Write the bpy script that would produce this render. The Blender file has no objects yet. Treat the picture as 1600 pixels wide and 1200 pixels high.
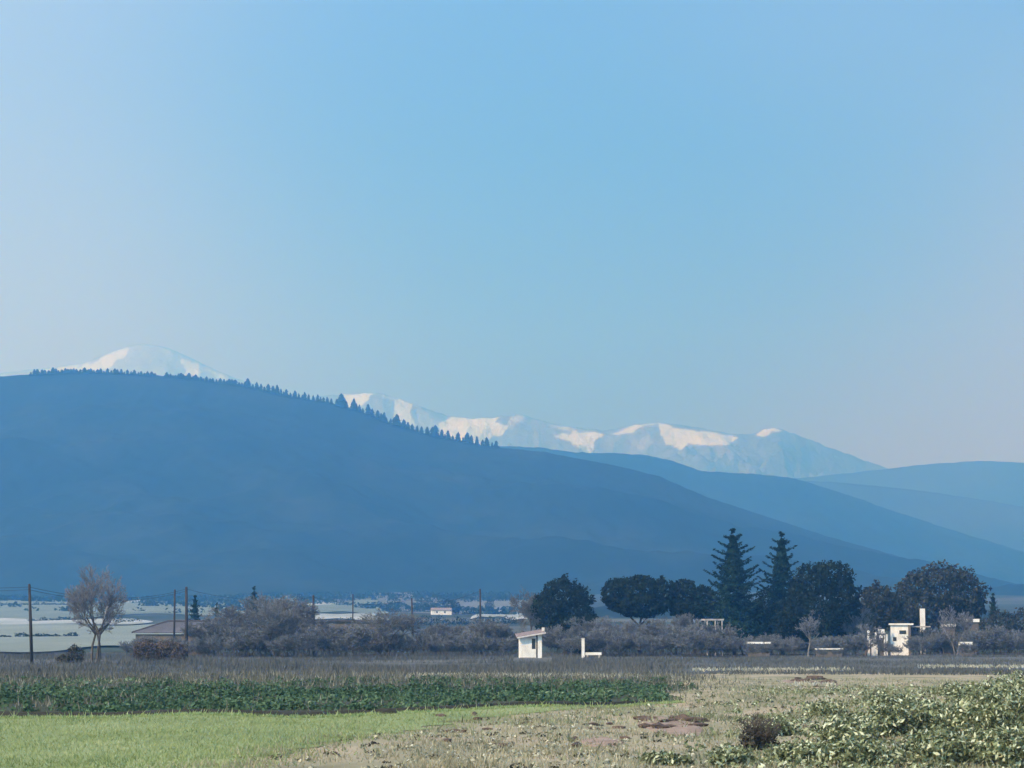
import bpy, math, random
import numpy as np
from mathutils import Vector, noise as mn

SC = bpy.context.scene
COL = SC.collection
R = math.radians
rnd = random.Random(7)
rng = np.random.default_rng(7)

# ------------------------------------------------------------------ camera, sky, sun, exposure
CAM_H = 2.5
FPX = 3608.0                       # focal length in pixels of the 1600 px wide photograph
PITCH = math.atan(400 / FPX)
cd = bpy.data.cameras.new('camera')
cd.lens = 36 * FPX / 1600
cd.sensor_width = 36
cd.clip_start = 0.5
cd.clip_end = 60000
cam = bpy.data.objects.new('camera', cd)
COL.objects.link(cam)
cam.location = (0, 0, CAM_H)
cam.rotation_euler = (R(90) + PITCH, 0, 0)
SC.camera = cam

SUN_EL, SUN_AZ = R(38), R(-130)     # azimuth from the view direction (+Y), negative = left
w = bpy.data.worlds.new('World')
SC.world = w
w.use_nodes = True
nt = w.node_tree
nt.nodes.clear()
out = nt.nodes.new('ShaderNodeOutputWorld')
bg = nt.nodes.new('ShaderNodeBackground')
sky = nt.nodes.new('ShaderNodeTexSky')
sky.sky_type = 'NISHITA'
sky.sun_disc = False
sky.sun_elevation = SUN_EL
sky.sun_rotation = SUN_AZ
sky.air_density = 1.0
sky.dust_density = 0.6
sky.ozone_density = 2.0
# the valley's hazy blue: the physical sky blended with a measured blue that pales to the horizon and towards the sun
def wn(t, **kw):
    n = nt.nodes.new(t)
    for k, v in kw.items():
        setattr(n, k, v)
    return n


def wmix(fac, a, b, blend='MIX'):
    m = wn('ShaderNodeMix', data_type='RGBA', blend_type=blend)
    for key, val in (('Factor', fac), ('A', a), ('B', b)):
        if isinstance(val, (int, float)):
            m.inputs[key].default_value = val
        elif isinstance(val, tuple):
            m.inputs[key].default_value = (*val, 1)
        else:
            nt.links.new(val, m.inputs[key])
    return m.outputs['Result']


WS = 0.1
tc = wn('ShaderNodeTexCoord')
sp = wn('ShaderNodeSeparateXYZ')
nt.links.new(tc.outputs['Generated'], sp.inputs[0])
el = wn('ShaderNodeValToRGB')
nt.links.new(sp.outputs['Z'], el.inputs[0])
cr = el.color_ramp.elements
SKY = [(0.0, (.15, .25, .65)), (0.12, (.125, .24, .61)), (0.21, (.085, .225, .57)), (0.30, (.085, .235, .59)), (1.0, (.045, .14, .48))]
while len(cr) < len(SKY):
    cr.new(.5)
for e_, (p_, c_) in zip(cr, SKY):
    e_.position = p_
    e_.color = (*c_, 1)
sc_ = wn('ShaderNodeVectorMath', operation='SCALE')
sc_.inputs['Scale'].default_value = 1 / WS
nt.links.new(el.outputs[0], sc_.inputs[0])
base = wmix(0.9, sky.outputs[0], sc_.outputs[0])
# paler towards the sun
sv = wn('ShaderNodeVectorMath', operation='DOT_PRODUCT')
nt.links.new(tc.outputs['Generated'], sv.inputs[0])
sv.inputs[1].default_value = (math.sin(SUN_AZ) * math.cos(SUN_EL), math.cos(SUN_AZ) * math.cos(SUN_EL), math.sin(SUN_EL))
gl = wn('ShaderNodeMapRange', interpolation_type='SMOOTHSTEP')
for k_, v_ in (('From Min', -.45), ('From Max', .2), ('To Min', 0.0), ('To Max', .6)):
    gl.inputs[k_].default_value = v_
nt.links.new(sv.outputs['Value'], gl.inputs['Value'])
base = wmix(gl.outputs[0], base, (.43 / WS, .57 / WS, .76 / WS))
# made-up pale veil, its noise placed to whiten the view's sides like a vignette
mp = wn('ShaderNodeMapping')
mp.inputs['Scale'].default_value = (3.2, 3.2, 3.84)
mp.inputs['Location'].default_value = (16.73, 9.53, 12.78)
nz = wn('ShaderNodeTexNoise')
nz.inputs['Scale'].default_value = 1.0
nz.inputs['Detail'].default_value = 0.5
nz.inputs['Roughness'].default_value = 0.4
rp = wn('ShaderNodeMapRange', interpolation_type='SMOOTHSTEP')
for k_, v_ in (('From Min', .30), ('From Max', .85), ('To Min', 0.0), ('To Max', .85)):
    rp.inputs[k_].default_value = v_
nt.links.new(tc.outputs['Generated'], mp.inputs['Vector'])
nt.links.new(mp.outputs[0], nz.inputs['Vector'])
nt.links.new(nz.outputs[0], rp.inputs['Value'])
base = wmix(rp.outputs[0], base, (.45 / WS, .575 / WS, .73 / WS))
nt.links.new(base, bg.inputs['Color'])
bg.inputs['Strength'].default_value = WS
nt.links.new(bg.outputs[0], out.inputs['Surface'])

sd = bpy.data.lights.new('sun', 'SUN')
sd.energy = 4.2
sd.angle = R(0.53)
sd.color = (1.0, 0.98, 0.96)
sun = bpy.data.objects.new('sun', sd)
COL.objects.link(sun)
sdir = Vector((math.sin(SUN_AZ) * math.cos(SUN_EL), math.cos(SUN_AZ) * math.cos(SUN_EL), math.sin(SUN_EL)))
sun.rotation_euler = (-sdir).to_track_quat('-Z', 'Y').to_euler()
sun.location = sdir * 50

SC.view_settings.view_transform = 'Standard'
SC.view_settings.look = 'None'
SC.view_settings.exposure = 0.42
SC.view_settings.gamma = 1
SC.view_settings.use_curve_mapping = False
SC.render.filter_size = 1.9
SC.cycles.use_denoising = True
SC.cycles.max_bounces = 6
SC.cycles.volume_bounces = 4
SC.cycles.transparent_max_bounces = 8

HAZE_DENSITY = 3.6e-4
HAZE_COLOR = (0.14, 0.47, 1.0, 1)

# ------------------------------------------------------------------ geometry of the view
CP, SP = math.cos(PITCH), math.sin(PITCH)


def ray(px, py):
    u = (px - 800) / FPX
    v = (600 - py) / FPX
    return u, CP - v * SP, SP + v * CP


def at(px, py, Y):
    """point at distance Y in front of the camera seen in the direction of photograph pixel (px, py)"""
    a, b, c = ray(px, py)
    return (a * Y / b, Y, CAM_H + c * Y / b)


def proj(x, y, z):
    z = z - CAM_H
    f = y * CP + z * SP
    g = -y * SP + z * CP
    return 800 + FPX * x / f, 600 - FPX * g / f


def sstep(a, b, x):
    t = np.clip((x - a) / (b - a), 0, 1)
    return t * t * (3 - 2 * t)


def terr(x, y):
    x = np.asarray(x, float)
    y = np.asarray(y, float)
    d = y
    z = 58 * np.clip((d - 430) / 2200, 0, 1) ** 1.3
    # gentle swells on the plain
    far = sstep(600, 1500, d)
    z = z + far * (2.5 * np.sin(x / 210 + 1.3) * np.sin(d / 330) + 1.2 * np.sin(x / 90 + d / 140))
    # low rise under the shrubs at the right, uneven verge
    z = z + 0.5 * sstep(5, 17, x) * sstep(35, 50, d) * (1 - sstep(75, 130, d))
    verge = sstep(20, 40, d) * (1 - sstep(110, 160, d))
    z = z + verge * 0.05 * (np.sin(x * 0.9 + 1) * np.sin(d * 0.31) + np.sin(x * .37 + d * .17))
    return z


def ground(px, py):
    """where the line of sight through a pixel meets the ground"""
    a, b, c = ray(px, py)
    Y = 20.0
    for i in range(4000):
        Y2 = Y * 1.003
        x, _, z = a * Y2 / b, Y2, CAM_H + c * Y2 / b
        if z <= float(terr(x, Y2)):
            return x, Y2
        Y = Y2
        if Y > 6000:
            break
    return a * Y / b, Y


# ------------------------------------------------------------------ helpers
def tag(o, label=None, cat=None, group=None, kind=None):
    if label:
        o['label'] = label
    if cat:
        o['category'] = cat
    if group:
        o['group'] = group
    if kind:
        o['kind'] = kind
    return o


def thing(name, label, cat, loc=(0, 0, 0), rz=0.0, group=None):
    o = bpy.data.objects.new(name, None)
    COL.objects.link(o)
    o.empty_display_size = 0.3
    o.location = loc
    o.rotation_euler = (0, 0, rz)
    return tag(o, label, cat, group)


def mesh_np(name, V, F, mat, parent=None, smooth=False, kind=None, attr=None, link=True):
    """V (n,3); F (m,k) all faces the same size, or a list of such arrays"""
    V = np.asarray(V, np.float32)
    Fs = F if isinstance(F, list) else [F]
    Fs = [np.asarray(f, np.int32) for f in Fs if len(f)]
    me = bpy.data.meshes.new(name)
    me.vertices.add(len(V))
    me.vertices.foreach_set('co', V.ravel())
    loops = np.concatenate([f.ravel() for f in Fs])
    tot = np.concatenate([np.full(len(f), f.shape[1], np.int32) for f in Fs])
    start = np.concatenate([[0], np.cumsum(tot)[:-1]]).astype(np.int32)
    me.loops.add(len(loops))
    me.loops.foreach_set('vertex_index', loops)
    me.polygons.add(len(tot))
    me.polygons.foreach_set('loop_start', start)
    me.polygons.foreach_set('loop_total', tot)
    me.update(calc_edges=True)
    if smooth:
        me.polygons.foreach_set('use_smooth', np.ones(len(tot), bool))
    if attr is not None:
        for k, a in attr.items():
            at_ = me.attributes.new(k, 'FLOAT', 'POINT')
            at_.data.foreach_set('value', np.asarray(a, np.float32))
    me.materials.append(mat)
    o = bpy.data.objects.new(name, me)
    if link:
        COL.objects.link(o)
    if parent:
        o.parent = parent
    if kind:
        o['kind'] = kind
    return o


class MB:
    """collects boxes, prisms and tubes into one mesh"""
    def __init__(s):
        s.v = []
        s.f = []

    def box(s, x0, x1, y0, y1, z0, z1):
        n = len(s.v)
        s.v += [(x0, y0, z0), (x1, y0, z0), (x1, y1, z0), (x0, y1, z0), (x0, y0, z1), (x1, y0, z1), (x1, y1, z1), (x0, y1, z1)]
        s.f += [tuple(n + i for i in q) for q in ((0, 3, 2, 1), (4, 5, 6, 7), (0, 1, 5, 4), (1, 2, 6, 5), (2, 3, 7, 6), (3, 0, 4, 7))]
        return s

    def hexa(s, p):
        n = len(s.v)
        s.v += [tuple(q) for q in p]
        s.f += [tuple(n + i for i in q) for q in ((0, 3, 2, 1), (4, 5, 6, 7), (0, 1, 5, 4), (1, 2, 6, 5), (2, 3, 7, 6), (3, 0, 4, 7))]
        return s

    def tube(s, pts, rads, k=6, cap=True):
        n = len(s.v)
        P = [Vector(p) for p in pts]
        for i, p in enumerate(P):
            d = (P[min(i + 1, len(P) - 1)] - P[max(i - 1, 0)]).normalized()
            u = d.orthogonal().normalized()
            if i and abs(u.dot(pu)) < 0.9:
                u = (pu - d * pu.dot(d)).normalized()
            pu = u
            v = d.cross(u)
            for j in range(k):
                a = 2 * math.pi * j / k
                s.v.append(tuple(p + (u * math.cos(a) + v * math.sin(a)) * rads[i]))
        for i in range(len(P) - 1):
            for j in range(k):
                a, b = n + i * k + j, n + i * k + (j + 1) % k
                s.f.append((a, b, b + k, a + k))
        if cap:
            s.f.append(tuple(n + j for j in reversed(range(k))))
            s.f.append(tuple(n + (len(P) - 1) * k + j for j in range(k)))
        return s

    def build(s, name, mat, parent=None, smooth=False, bevel=0.0):
        me = bpy.data.meshes.new(name)
        me.from_pydata(s.v, [], s.f)
        me.materials.append(mat)
        if smooth:
            for p in me.polygons:
                p.use_smooth = True
        o = bpy.data.objects.new(name, me)
        COL.objects.link(o)
        if parent:
            o.parent = parent
        return o


def copy_tree(o, loc, rz=0.0, sc=1.0, label=None, group=None):
    r = o.copy()
    COL.objects.link(r)
    r.location = loc
    r.rotation_euler = (0, 0, rz)
    r.scale = sc if isinstance(sc, tuple) else (sc, sc, sc)
    if label:
        r['label'] = label
    if group:
        r['group'] = group
    for ch in list(o.children):
        c = ch.copy()
        COL.objects.link(c)
        c.parent = r
        for g in list(ch.children):
            d = g.copy()
            COL.objects.link(d)
            d.parent = c
    return r


# ------------------------------------------------------------------ materials
def newmat(name, rough=0.95, spec=0.1):
    m = bpy.data.materials.new(name)
    m.use_nodes = True
    b = m.node_tree.nodes['Principled BSDF']
    b.inputs['Roughness'].default_value = rough
    b.inputs['Specular IOR Level'].default_value = spec
    return m, m.node_tree, b


def ramp(nt, stops):
    r = nt.nodes.new('ShaderNodeValToRGB')
    e = r.color_ramp.elements
    while len(e) < len(stops):
        e.new(0.5)
    for i, (p, c) in enumerate(stops):
        e[i].position = p
        e[i].color = (*c, 1)
    return r


def noise_mat(name, stops, scale=1.0, detail=5.0, stretch=(1, 1, 1), bump=0.0, bscale=None, world=True, rough=0.95, spec=0.1, nrough=0.6):
    m, nt, b = newmat(name, rough, spec)
    if world:
        g = nt.nodes.new('ShaderNodeNewGeometry').outputs['Position']
    else:
        g = nt.nodes.new('ShaderNodeTexCoord').outputs['Object']
    mp = nt.nodes.new('ShaderNodeMapping')
    mp.inputs['Scale'].default_value = stretch
    nt.links.new(g, mp.inputs['Vector'])
    n = nt.nodes.new('ShaderNodeTexNoise')
    n.inputs['Scale'].default_value = scale
    n.inputs['Detail'].default_value = detail
    n.inputs['Roughness'].default_value = nrough
    nt.links.new(mp.outputs[0], n.inputs['Vector'])
    r = ramp(nt, stops)
    nt.links.new(n.outputs[0], r.inputs[0])
    nt.links.new(r.outputs[0], b.inputs['Base Color'])
    if bump:
        n2 = nt.nodes.new('ShaderNodeTexNoise')
        n2.inputs['Scale'].default_value = bscale or scale * 4
        n2.inputs['Detail'].default_value = 4
        nt.links.new(mp.outputs[0], n2.inputs['Vector'])
        bm = nt.nodes.new('ShaderNodeBump')
        bm.inputs['Strength'].default_value = bump
        bm.inputs['Distance'].default_value = 0.05
        nt.links.new(n2.outputs[0], bm.inputs['Height'])
        nt.links.new(bm.outputs[0], b.inputs['Normal'])
    return m


def leaf_mat(name, stops, transl=0.25, rough=0.85, spec=0.06, patch=None):
    """each leaf, blade or twig its own shade (random per island)"""
    m, nt, b = newmat(name, rough, spec)
    g = nt.nodes.new('ShaderNodeNewGeometry')
    r = ramp(nt, stops)
    src = g.outputs['Random Per Island']
    if patch:
        n = nt.nodes.new('ShaderNodeTexNoise')
        n.inputs['Scale'].default_value = patch
        n.inputs['Detail'].default_value = 3
        nt.links.new(g.outputs['Position'], n.inputs['Vector'])
        mr = nt.nodes.new('ShaderNodeMapRange')
        mr.inputs['From Min'].default_value = 0.3
        mr.inputs['From Max'].default_value = 0.7
        nt.links.new(n.outputs[0], mr.inputs['Value'])
        mm = nt.nodes.new('ShaderNodeMix')
        mm.data_type = 'FLOAT'
        mm.inputs[0].default_value = 0.5
        nt.links.new(src, mm.inputs[2])
        nt.links.new(mr.outputs[0], mm.inputs[3])
        src = mm.outputs[0]
    nt.links.new(src, r.inputs[0])
    nt.links.new(r.outputs[0], b.inputs['Base Color'])
    if transl:
        t = nt.nodes.new('ShaderNodeBsdfTranslucent')
        nt.links.new(r.outputs[0], t.inputs['Color'])
        x = nt.nodes.new('ShaderNodeMixShader')
        x.inputs[0].default_value = transl
        o = nt.nodes['Material Output']
        nt.links.new(b.outputs[0], x.inputs[1])
        nt.links.new(t.outputs[0], x.inputs[2])
        nt.links.new(x.outputs[0], o.inputs['Surface'])
    return m


M = {}
M['verge'] = noise_mat('dry verge', [(0.3, (.17, .16, .105)), (0.47, (.27, .245, .165)), (0.6, (.36, .30, .215)), (0.75, (.31, .22, .165))], 0.35, 8, (1, .45, 1), 0.6, 6)
M['green'] = noise_mat('green field', [(0.3, (.15, .19, .085)), (0.5, (.22, .265, .12)), (0.7, (.30, .325, .17))], 0.22, 7, (1, .35, 1), 0.5, 8)
M['crop_soil'] = noise_mat('crop soil', [(0.3, (.035, .045, .03)), (0.6, (.06, .065, .045))], 0.8, 6, (1, .4, 1))
M['bank'] = noise_mat('shadow-dark bank', [(0.3, (.03, .032, .026)), (0.7, (.055, .05, .04))], 2.5, 5)  # darkened to stand in for the shadow at the crop's foot
M['scrub_ground'] = noise_mat('scrub ground', [(0.3, (.07, .075, .075)), (0.5, (.10, .105, .105)), (0.7, (.145, .14, .13))], 0.05, 8, (1, .5, 1))
M['red_soil'] = noise_mat('red soil', [(0.3, (.19, .135, .11)), (0.6, (.31, .235, .195))], 1.6, 6, (1, .6, 1), 0.6, 8)
M['clod'] = noise_mat('clod', [(0.3, (.05, .04, .035)), (0.6, (.12, .085, .07))], 6, 4)
M['grass_green'] = leaf_mat('grass blades', [(0.0, (.16, .21, .085)), (0.5, (.27, .33, .145)), (1.0, (.45, .48, .27))], .35, patch=.15)
M['grass_dry'] = leaf_mat('dry grass blades', [(0.0, (.17, .16, .11)), (0.4, (.30, .28, .19)), (0.75, (.44, .41, .30)), (1.0, (.64, .61, .48))], .3, patch=.2)
M['grass_olive'] = leaf_mat('olive grass blades', [(0.0, (.10, .115, .07)), (0.5, (.21, .23, .135)), (1.0, (.46, .47, .32))], .3, patch=.2)
M['crop_leaf'] = leaf_mat('crop leaves', [(0.0, (.03, .055, .038)), (0.5, (.06, .115, .065)), (0.82, (.12, .19, .11)), (0.95, (.25, .32, .22)), (1.0, (.5, .55, .44))], .2, patch=.08)
M['pale_leaf'] = leaf_mat('pale shrub leaves', [(0.0, (.06, .07, .04)), (0.45, (.145, .17, .09)), (0.75, (.31, .36, .21)), (1.0, (.76, .80, .60))], .25)
M['dark_leaf'] = leaf_mat('dark shrub leaves', [(0.0, (.03, .035, .03)), (1.0, (.09, .08, .06))], .1)
M['scrub_twig'] = leaf_mat('scrub twigs', [(0.0, (.055, .062, .064)), (0.6, (.098, .105, .105)), (1.0, (.17, .165, .15))], .1, patch=.04)
M['bark'] = noise_mat('bark', [(0.3, (.05, .045, .042)), (0.7, (.13, .115, .105))], 3, 5, (1, 1, .3), 0.4, 12, world=False)
M['pale_bark'] = noise_mat('pale bark', [(0.3, (.13, .12, .115)), (0.7, (.3, .28, .27))], 3, 5, (1, 1, .3), 0.4, 12, world=False)
M['twig'] = leaf_mat('bare twigs', [(0.0, (.11, .12, .14)), (1.0, (.26, .265, .30))], 0)
M['twig_dark'] = leaf_mat('dark bare twigs', [(0.0, (.085, .098, .11)), (1.0, (.21, .22, .24))], 0)
M['pine'] = leaf_mat('pine foliage', [(0.0, (.007, .013, .010)), (0.7, (.014, .023, .016)), (1.0, (.03, .044, .03))], .1)
M['conifer'] = leaf_mat('conifer needles', [(0.0, (.007, .022, .019)), (0.7, (.015, .04, .032)), (1.0, (.035, .07, .052))], .1)
M['oak'] = leaf_mat('broadleaf foliage', [(0.0, (.03, .034, .028)), (0.7, (.045, .049, .038)), (1.0, (.075, .077, .058))], .15)
M['pole'] = noise_mat('pole wood', [(0.3, (.028, .027, .03)), (0.7, (.06, .055, .055))], 4, 4, (1, 1, .1), world=False)
M['wire'] = newmat('wire')[0]
M['wire'].node_tree.nodes['Principled BSDF'].inputs['Base Color'].default_value = (.05, .05, .06, 1)
M['white_wall'] = noise_mat('white render', [(0.35, (.62, .6, .58)), (0.55, (.8, .78, .76))], 1.2, 6, (1, 1, .4), 0.15, 20, world=False, rough=0.85)
M['dark'] = noise_mat('dark opening', [(0.3, (.015, .015, .018)), (0.7, (.03, .03, .035))], 2, 3, world=False)
M['glass'] = newmat('window glass', 0.1, 0.5)[0]
M['glass'].node_tree.nodes['Principled BSDF'].inputs['Base Color'].default_value = (.03, .035, .045, 1)
M['tile'] = noise_mat('roof tiles', [(0.3, (.15, .12, .125)), (0.6, (.26, .21, .215))], 3, 5, world=False)
M['pale_tile'] = noise_mat('pale tile edge', [(0.3, (.45, .42, .42)), (0.6, (.6, .57, .56))], 3, 5, world=False)
M['grey_roof'] = noise_mat('grey roof', [(0.3, (.045, .04, .045)), (0.7, (.10, .09, .10))], 1.5, 5, world=False)
M['barn_roof'] = noise_mat('mauve sheet roof', [(0.3, (.09, .092, .11)), (0.7, (.135, .135, .16))], .6, 5, world=False)
M['brown_wall'] = noise_mat('brown block wall', [(0.3, (.10, .085, .075)), (0.7, (.17, .15, .135))], 1.5, 5, world=False)
M['stone'] = noise_mat('pale rubble stone', [(0.3, (.28, .25, .25)), (0.7, (.5, .47, .46))], 2, 5, world=False)
M['forest'] = noise_mat('wooded hillside', [(0.3, (.003, .010, .010)), (0.5, (.007, .014, .013)), (0.68, (.022, .030, .024))], 0.006, 12, (1, 1, 1), nrough=0.78)
M['far_hill'] = noise_mat('far hillside', [(0.3, (.014, .02, .016)), (0.7, (.05, .052, .042))], 0.0022, 11, nrough=0.68)
M['crest_tree'] = noise_mat('crest conifer', [(0.3, (.006, .010, .008)), (0.7, (.016, .02, .015))], .4, 3, world=False)


def plain_material():
    m, nt, b = newmat('valley farmland')
    g = nt.nodes.new('ShaderNodeNewGeometry').outputs['Position']
    mp = nt.nodes.new('ShaderNodeMapping')
    mp.inputs['Rotation'].default_value = (0, 0, 0.35)
    mp.inputs['Scale'].default_value = (1 / 190, 1 / 120, 1 / 190)
    nt.links.new(g, mp.inputs['Vector'])
    v = nt.nodes.new('ShaderNodeTexVoronoi')
    v.inputs['Scale'].default_value = 1.0
    v.inputs['Randomness'].default_value = 0.75
    nt.links.new(mp.outputs[0], v.inputs['Vector'])
    sx = nt.nodes.new('ShaderNodeSeparateColor')
    nt.links.new(v.outputs['Color'], sx.inputs[0])
    r = ramp(nt, [(0.0, (.03, .04, .033)), (.35, (.045, .06, .045)), (.6, (.07, .08, .06)), (.8, (.035, .04, .035)), (1.0, (.13, .135, .12))])
    nt.links.new(sx.outputs[0], r.inputs[0])
    n = nt.nodes.new('ShaderNodeTexNoise')
    n.inputs['Scale'].default_value = 0.02
    n.inputs['Detail'].default_value = 8
    nt.links.new(g, n.inputs['Vector'])
    x = nt.nodes.new('ShaderNodeMix')
    x.data_type = 'RGBA'
    x.blend_type = 'MULTIPLY'
    x.inputs['Factor'].default_value = 0.6
    rr = ramp(nt, [(0.3, (.55, .55, .55)), (0.7, (1.1, 1.1, 1.1))])
    nt.links.new(n.outputs[0], rr.inputs[0])
    nt.links.new(r.outputs[0], x.inputs['A'])
    nt.links.new(rr.outputs[0], x.inputs['B'])
    nt.links.new(x.outputs['Result'], b.inputs['Base Color'])
    return m


M['plain'] = plain_material()


def snow_material():
    m, nt, b = newmat('snow and rock with painted light', 0.6, 0.3)
    a = nt.nodes.new('ShaderNodeAttribute')
    a.attribute_name = 'snow'  # snow cover mixed with painted sun and shade
    g = nt.nodes.new('ShaderNodeNewGeometry').outputs['Position']
    n = nt.nodes.new('ShaderNodeTexNoise')
    n.inputs['Scale'].default_value = 0.006
    n.inputs['Detail'].default_value = 9
    n.inputs['Roughness'].default_value = 0.65
    nt.links.new(g, n.inputs['Vector'])
    ad = nt.nodes.new('ShaderNodeMath')
    ad.operation = 'MULTIPLY_ADD'
    ad.inputs[1].default_value = 0.8
    n3 = nt.nodes.new('ShaderNodeTexNoise')
    n3.inputs['Scale'].default_value = 0.02
    n3.inputs['Detail'].default_value = 8
    n3.inputs['Roughness'].default_value = 0.7
    mp3 = nt.nodes.new('ShaderNodeMapping')
    mp3.inputs['Scale'].default_value = (1, .35, .8)
    nt.links.new(g, mp3.inputs['Vector'])
    nt.links.new(mp3.outputs[0], n3.inputs['Vector'])
    mxn = nt.nodes.new('ShaderNodeMix')
    mxn.data_type = 'FLOAT'
    mxn.inputs[0].default_value = .5
    nt.links.new(n.outputs[0], mxn.inputs[2])
    nt.links.new(n3.outputs[0], mxn.inputs[3])
    nt.links.new(mxn.outputs[0], ad.inputs[0])
    sb = nt.nodes.new('ShaderNodeMath')
    sb.operation = 'SUBTRACT'
    sb.inputs[1].default_value = 0.40
    nt.links.new(a.outputs['Fac'], sb.inputs[0])
    nt.links.new(sb.outputs[0], ad.inputs[2])
    bn = nt.nodes.new('ShaderNodeTexNoise')
    bn.inputs['Scale'].default_value = 0.005
    bn.inputs['Detail'].default_value = 8
    bn.inputs['Roughness'].default_value = 0.6
    nt.links.new(g, bn.inputs['Vector'])
    bm = nt.nodes.new('ShaderNodeBump')
    bm.inputs['Strength'].default_value = 0.8
    bm.inputs['Distance'].default_value = 90
    nt.links.new(bn.outputs[0], bm.inputs['Height'])
    nt.links.new(bm.outputs[0], b.inputs['Normal'])
    r = ramp(nt, [(0.15, (.07, .09, .11)), (0.42, (.19, .25, .33)), (0.56, (.28, .38, .50)), (0.62, (.42, .62, .83)), (0.85, (.51, .74, .95))])  # blue middle tones paint shaded snow, the palest paint sunlit snow
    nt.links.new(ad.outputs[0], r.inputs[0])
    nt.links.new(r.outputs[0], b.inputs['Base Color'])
    return m


M['snow'] = snow_material()


# ------------------------------------------------------------------ ground and fields
def polar_ground():
    az = np.concatenate([np.linspace(-180, -24, 40)[:-1], np.linspace(-24, 24, 241), np.linspace(24, 180, 40)[1:-1]])
    az = np.radians(az)
    r = np.concatenate([[0.01], np.geomspace(3, 11400, 300)])
    A, RR = np.meshgrid(az, r)
    X, Y = RR * np.sin(A), RR * np.cos(A)
    Z = terr(X, Y)
    V = np.stack([X, Y, Z], -1).reshape(-1, 3)
    na, nr = len(az), len(r)
    i, j = np.meshgrid(np.arange(nr - 1), np.arange(na), indexing='ij')
    j2 = (j + 1) % na
    F = np.stack([i * na + j, i * na + j2, (i + 1) * na + j2, (i + 1) * na + j], -1).reshape(-1, 4)
    return mesh_np('ground', V, F[:, ::-1], M['verge'], smooth=True, kind='structure')


polar_ground()


def sheet(name, mat, nx, ny, fx, off, kind='structure', parent=None):
    """a sheet on the terrain; fx(u, v) -> (x, y)"""
    U, Vv = np.meshgrid(np.linspace(0, 1, nx), np.linspace(0, 1, ny))
    X, Y = fx(U, Vv)
    Z = terr(X, Y) + off
    V = np.stack([X, Y, Z], -1).reshape(-1, 3)
    i, j = np.meshgrid(np.arange(ny - 1), np.arange(nx - 1), indexing='ij')
    F = np.stack([i * nx + j, i * nx + j + 1, (i + 1) * nx + j + 1, (i + 1) * nx + j], -1).reshape(-1, 4)
    return mesh_np(name, V, F, mat, parent=parent, smooth=True, kind=kind)


# the edge between the green field and the crop, from left to right, and the field's edge to the verge
E = np.array([ground(a, b) for a, b in ((0, 1124), (400, 1120), (650, 1114), (850, 1105), (1060, 1098))])
E = np.vstack([[-70, 74.5], E, [14, 96], [40, 120]])


def edge_y(x):
    return np.interp(x, E[:, 0], E[:, 1])


B = np.array([ground(a, b) for a, b in ((340, 1210), (430, 1183), (520, 1163), (600, 1149), (700, 1134), (800, 1120), (900, 1110), (1000, 1101), (1062, 1098))])
B = B[np.argsort(B[:, 1])]


def border_x(y):
    return np.interp(y, B[:, 1], B[:, 0], left=B[0, 0] - 1.5)


def wob(x, y, s=1.0):
    return 0.5 * np.sin(x * 1.3 * s + 2) + 0.35 * np.sin(y * 0.9 * s) + 0.2 * np.sin((x + y) * 2.7 * s)


def green_xy(u, v):
    y = 24 + v * 70
    xr = border_x(y) - .4 + 0.5 * wob(y * 1.7, y * 2.1) + .25 * np.sin(y * 5.3)
    x = -70 + u * (xr + 70)
    return x, np.minimum(y, edge_y(x))


sheet('green_field', M['green'], 120, 120, green_xy, 0.02)


def crop_xr(y):
    return (1062 - 800) / FPX * y + .5 * np.sin(np.asarray(y, float) * .23) + .3 * np.sin(np.asarray(y, float) * .61)


def crop_xy(u, v):
    x = -75 + u * (crop_xr(90 + v * 50) + 75)
    y0 = edge_y(x)
    return x, y0 + 0.25 + v * (142 - y0)


o = sheet('crop_field', M['crop_soil'], 200, 40, crop_xy, 0.15)
for v_ in o.data.vertices:
    v_.co.z -= .14 * float(sstep(-2.2, -.2, v_.co.x - crop_xr(v_.co.y)))
# added bank along the near edge of the crop, dark to paint its shadow
xs = np.linspace(-75, crop_xr(100), 200)
ys = edge_y(xs) + 0.12 * wob(xs, xs)
prof = [(-0.15, -0.05), (-.02, 0.10), (0.12, 0.19), (0.45, 0.19), (0.9, 0.05)]
V = np.concatenate([np.stack([xs, ys + a, terr(xs, ys + a) + b * (1 + .12 * np.sin(xs * 2.1 + a * 9) * np.sin(xs * .7))], -1) for a, b in prof])
V[:, 2] -= .26 * sstep(xs[-1] - 1.6, xs[-1], V[:, 0])
n = len(xs)
F = [[k * n + i, k * n + i + 1, (k + 1) * n + i + 1, (k + 1) * n + i] for k in range(len(prof) - 1) for i in range(n - 1)]
mesh_np('shade_bank', V, np.array(F), M['bank'], smooth=True, kind='structure')

sheet('scrub_land', M['scrub_ground'], 160, 60, lambda u, v: ((-1 + 2 * u) * (60 + 95 * v), 141 + 45 * sstep(.52, .68, u) + 8 * np.sin(u * 31) * sstep(.55, .7, u) + v * (442 - 141 - 45 * sstep(.52, .68, u))), 0.03)
sheet('valley_plain', M['plain'], 160, 160, lambda u, v: ((-1 + 2 * u) * (170 + 1400 * v), 441 + v * v * 3100), 0.08)


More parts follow.
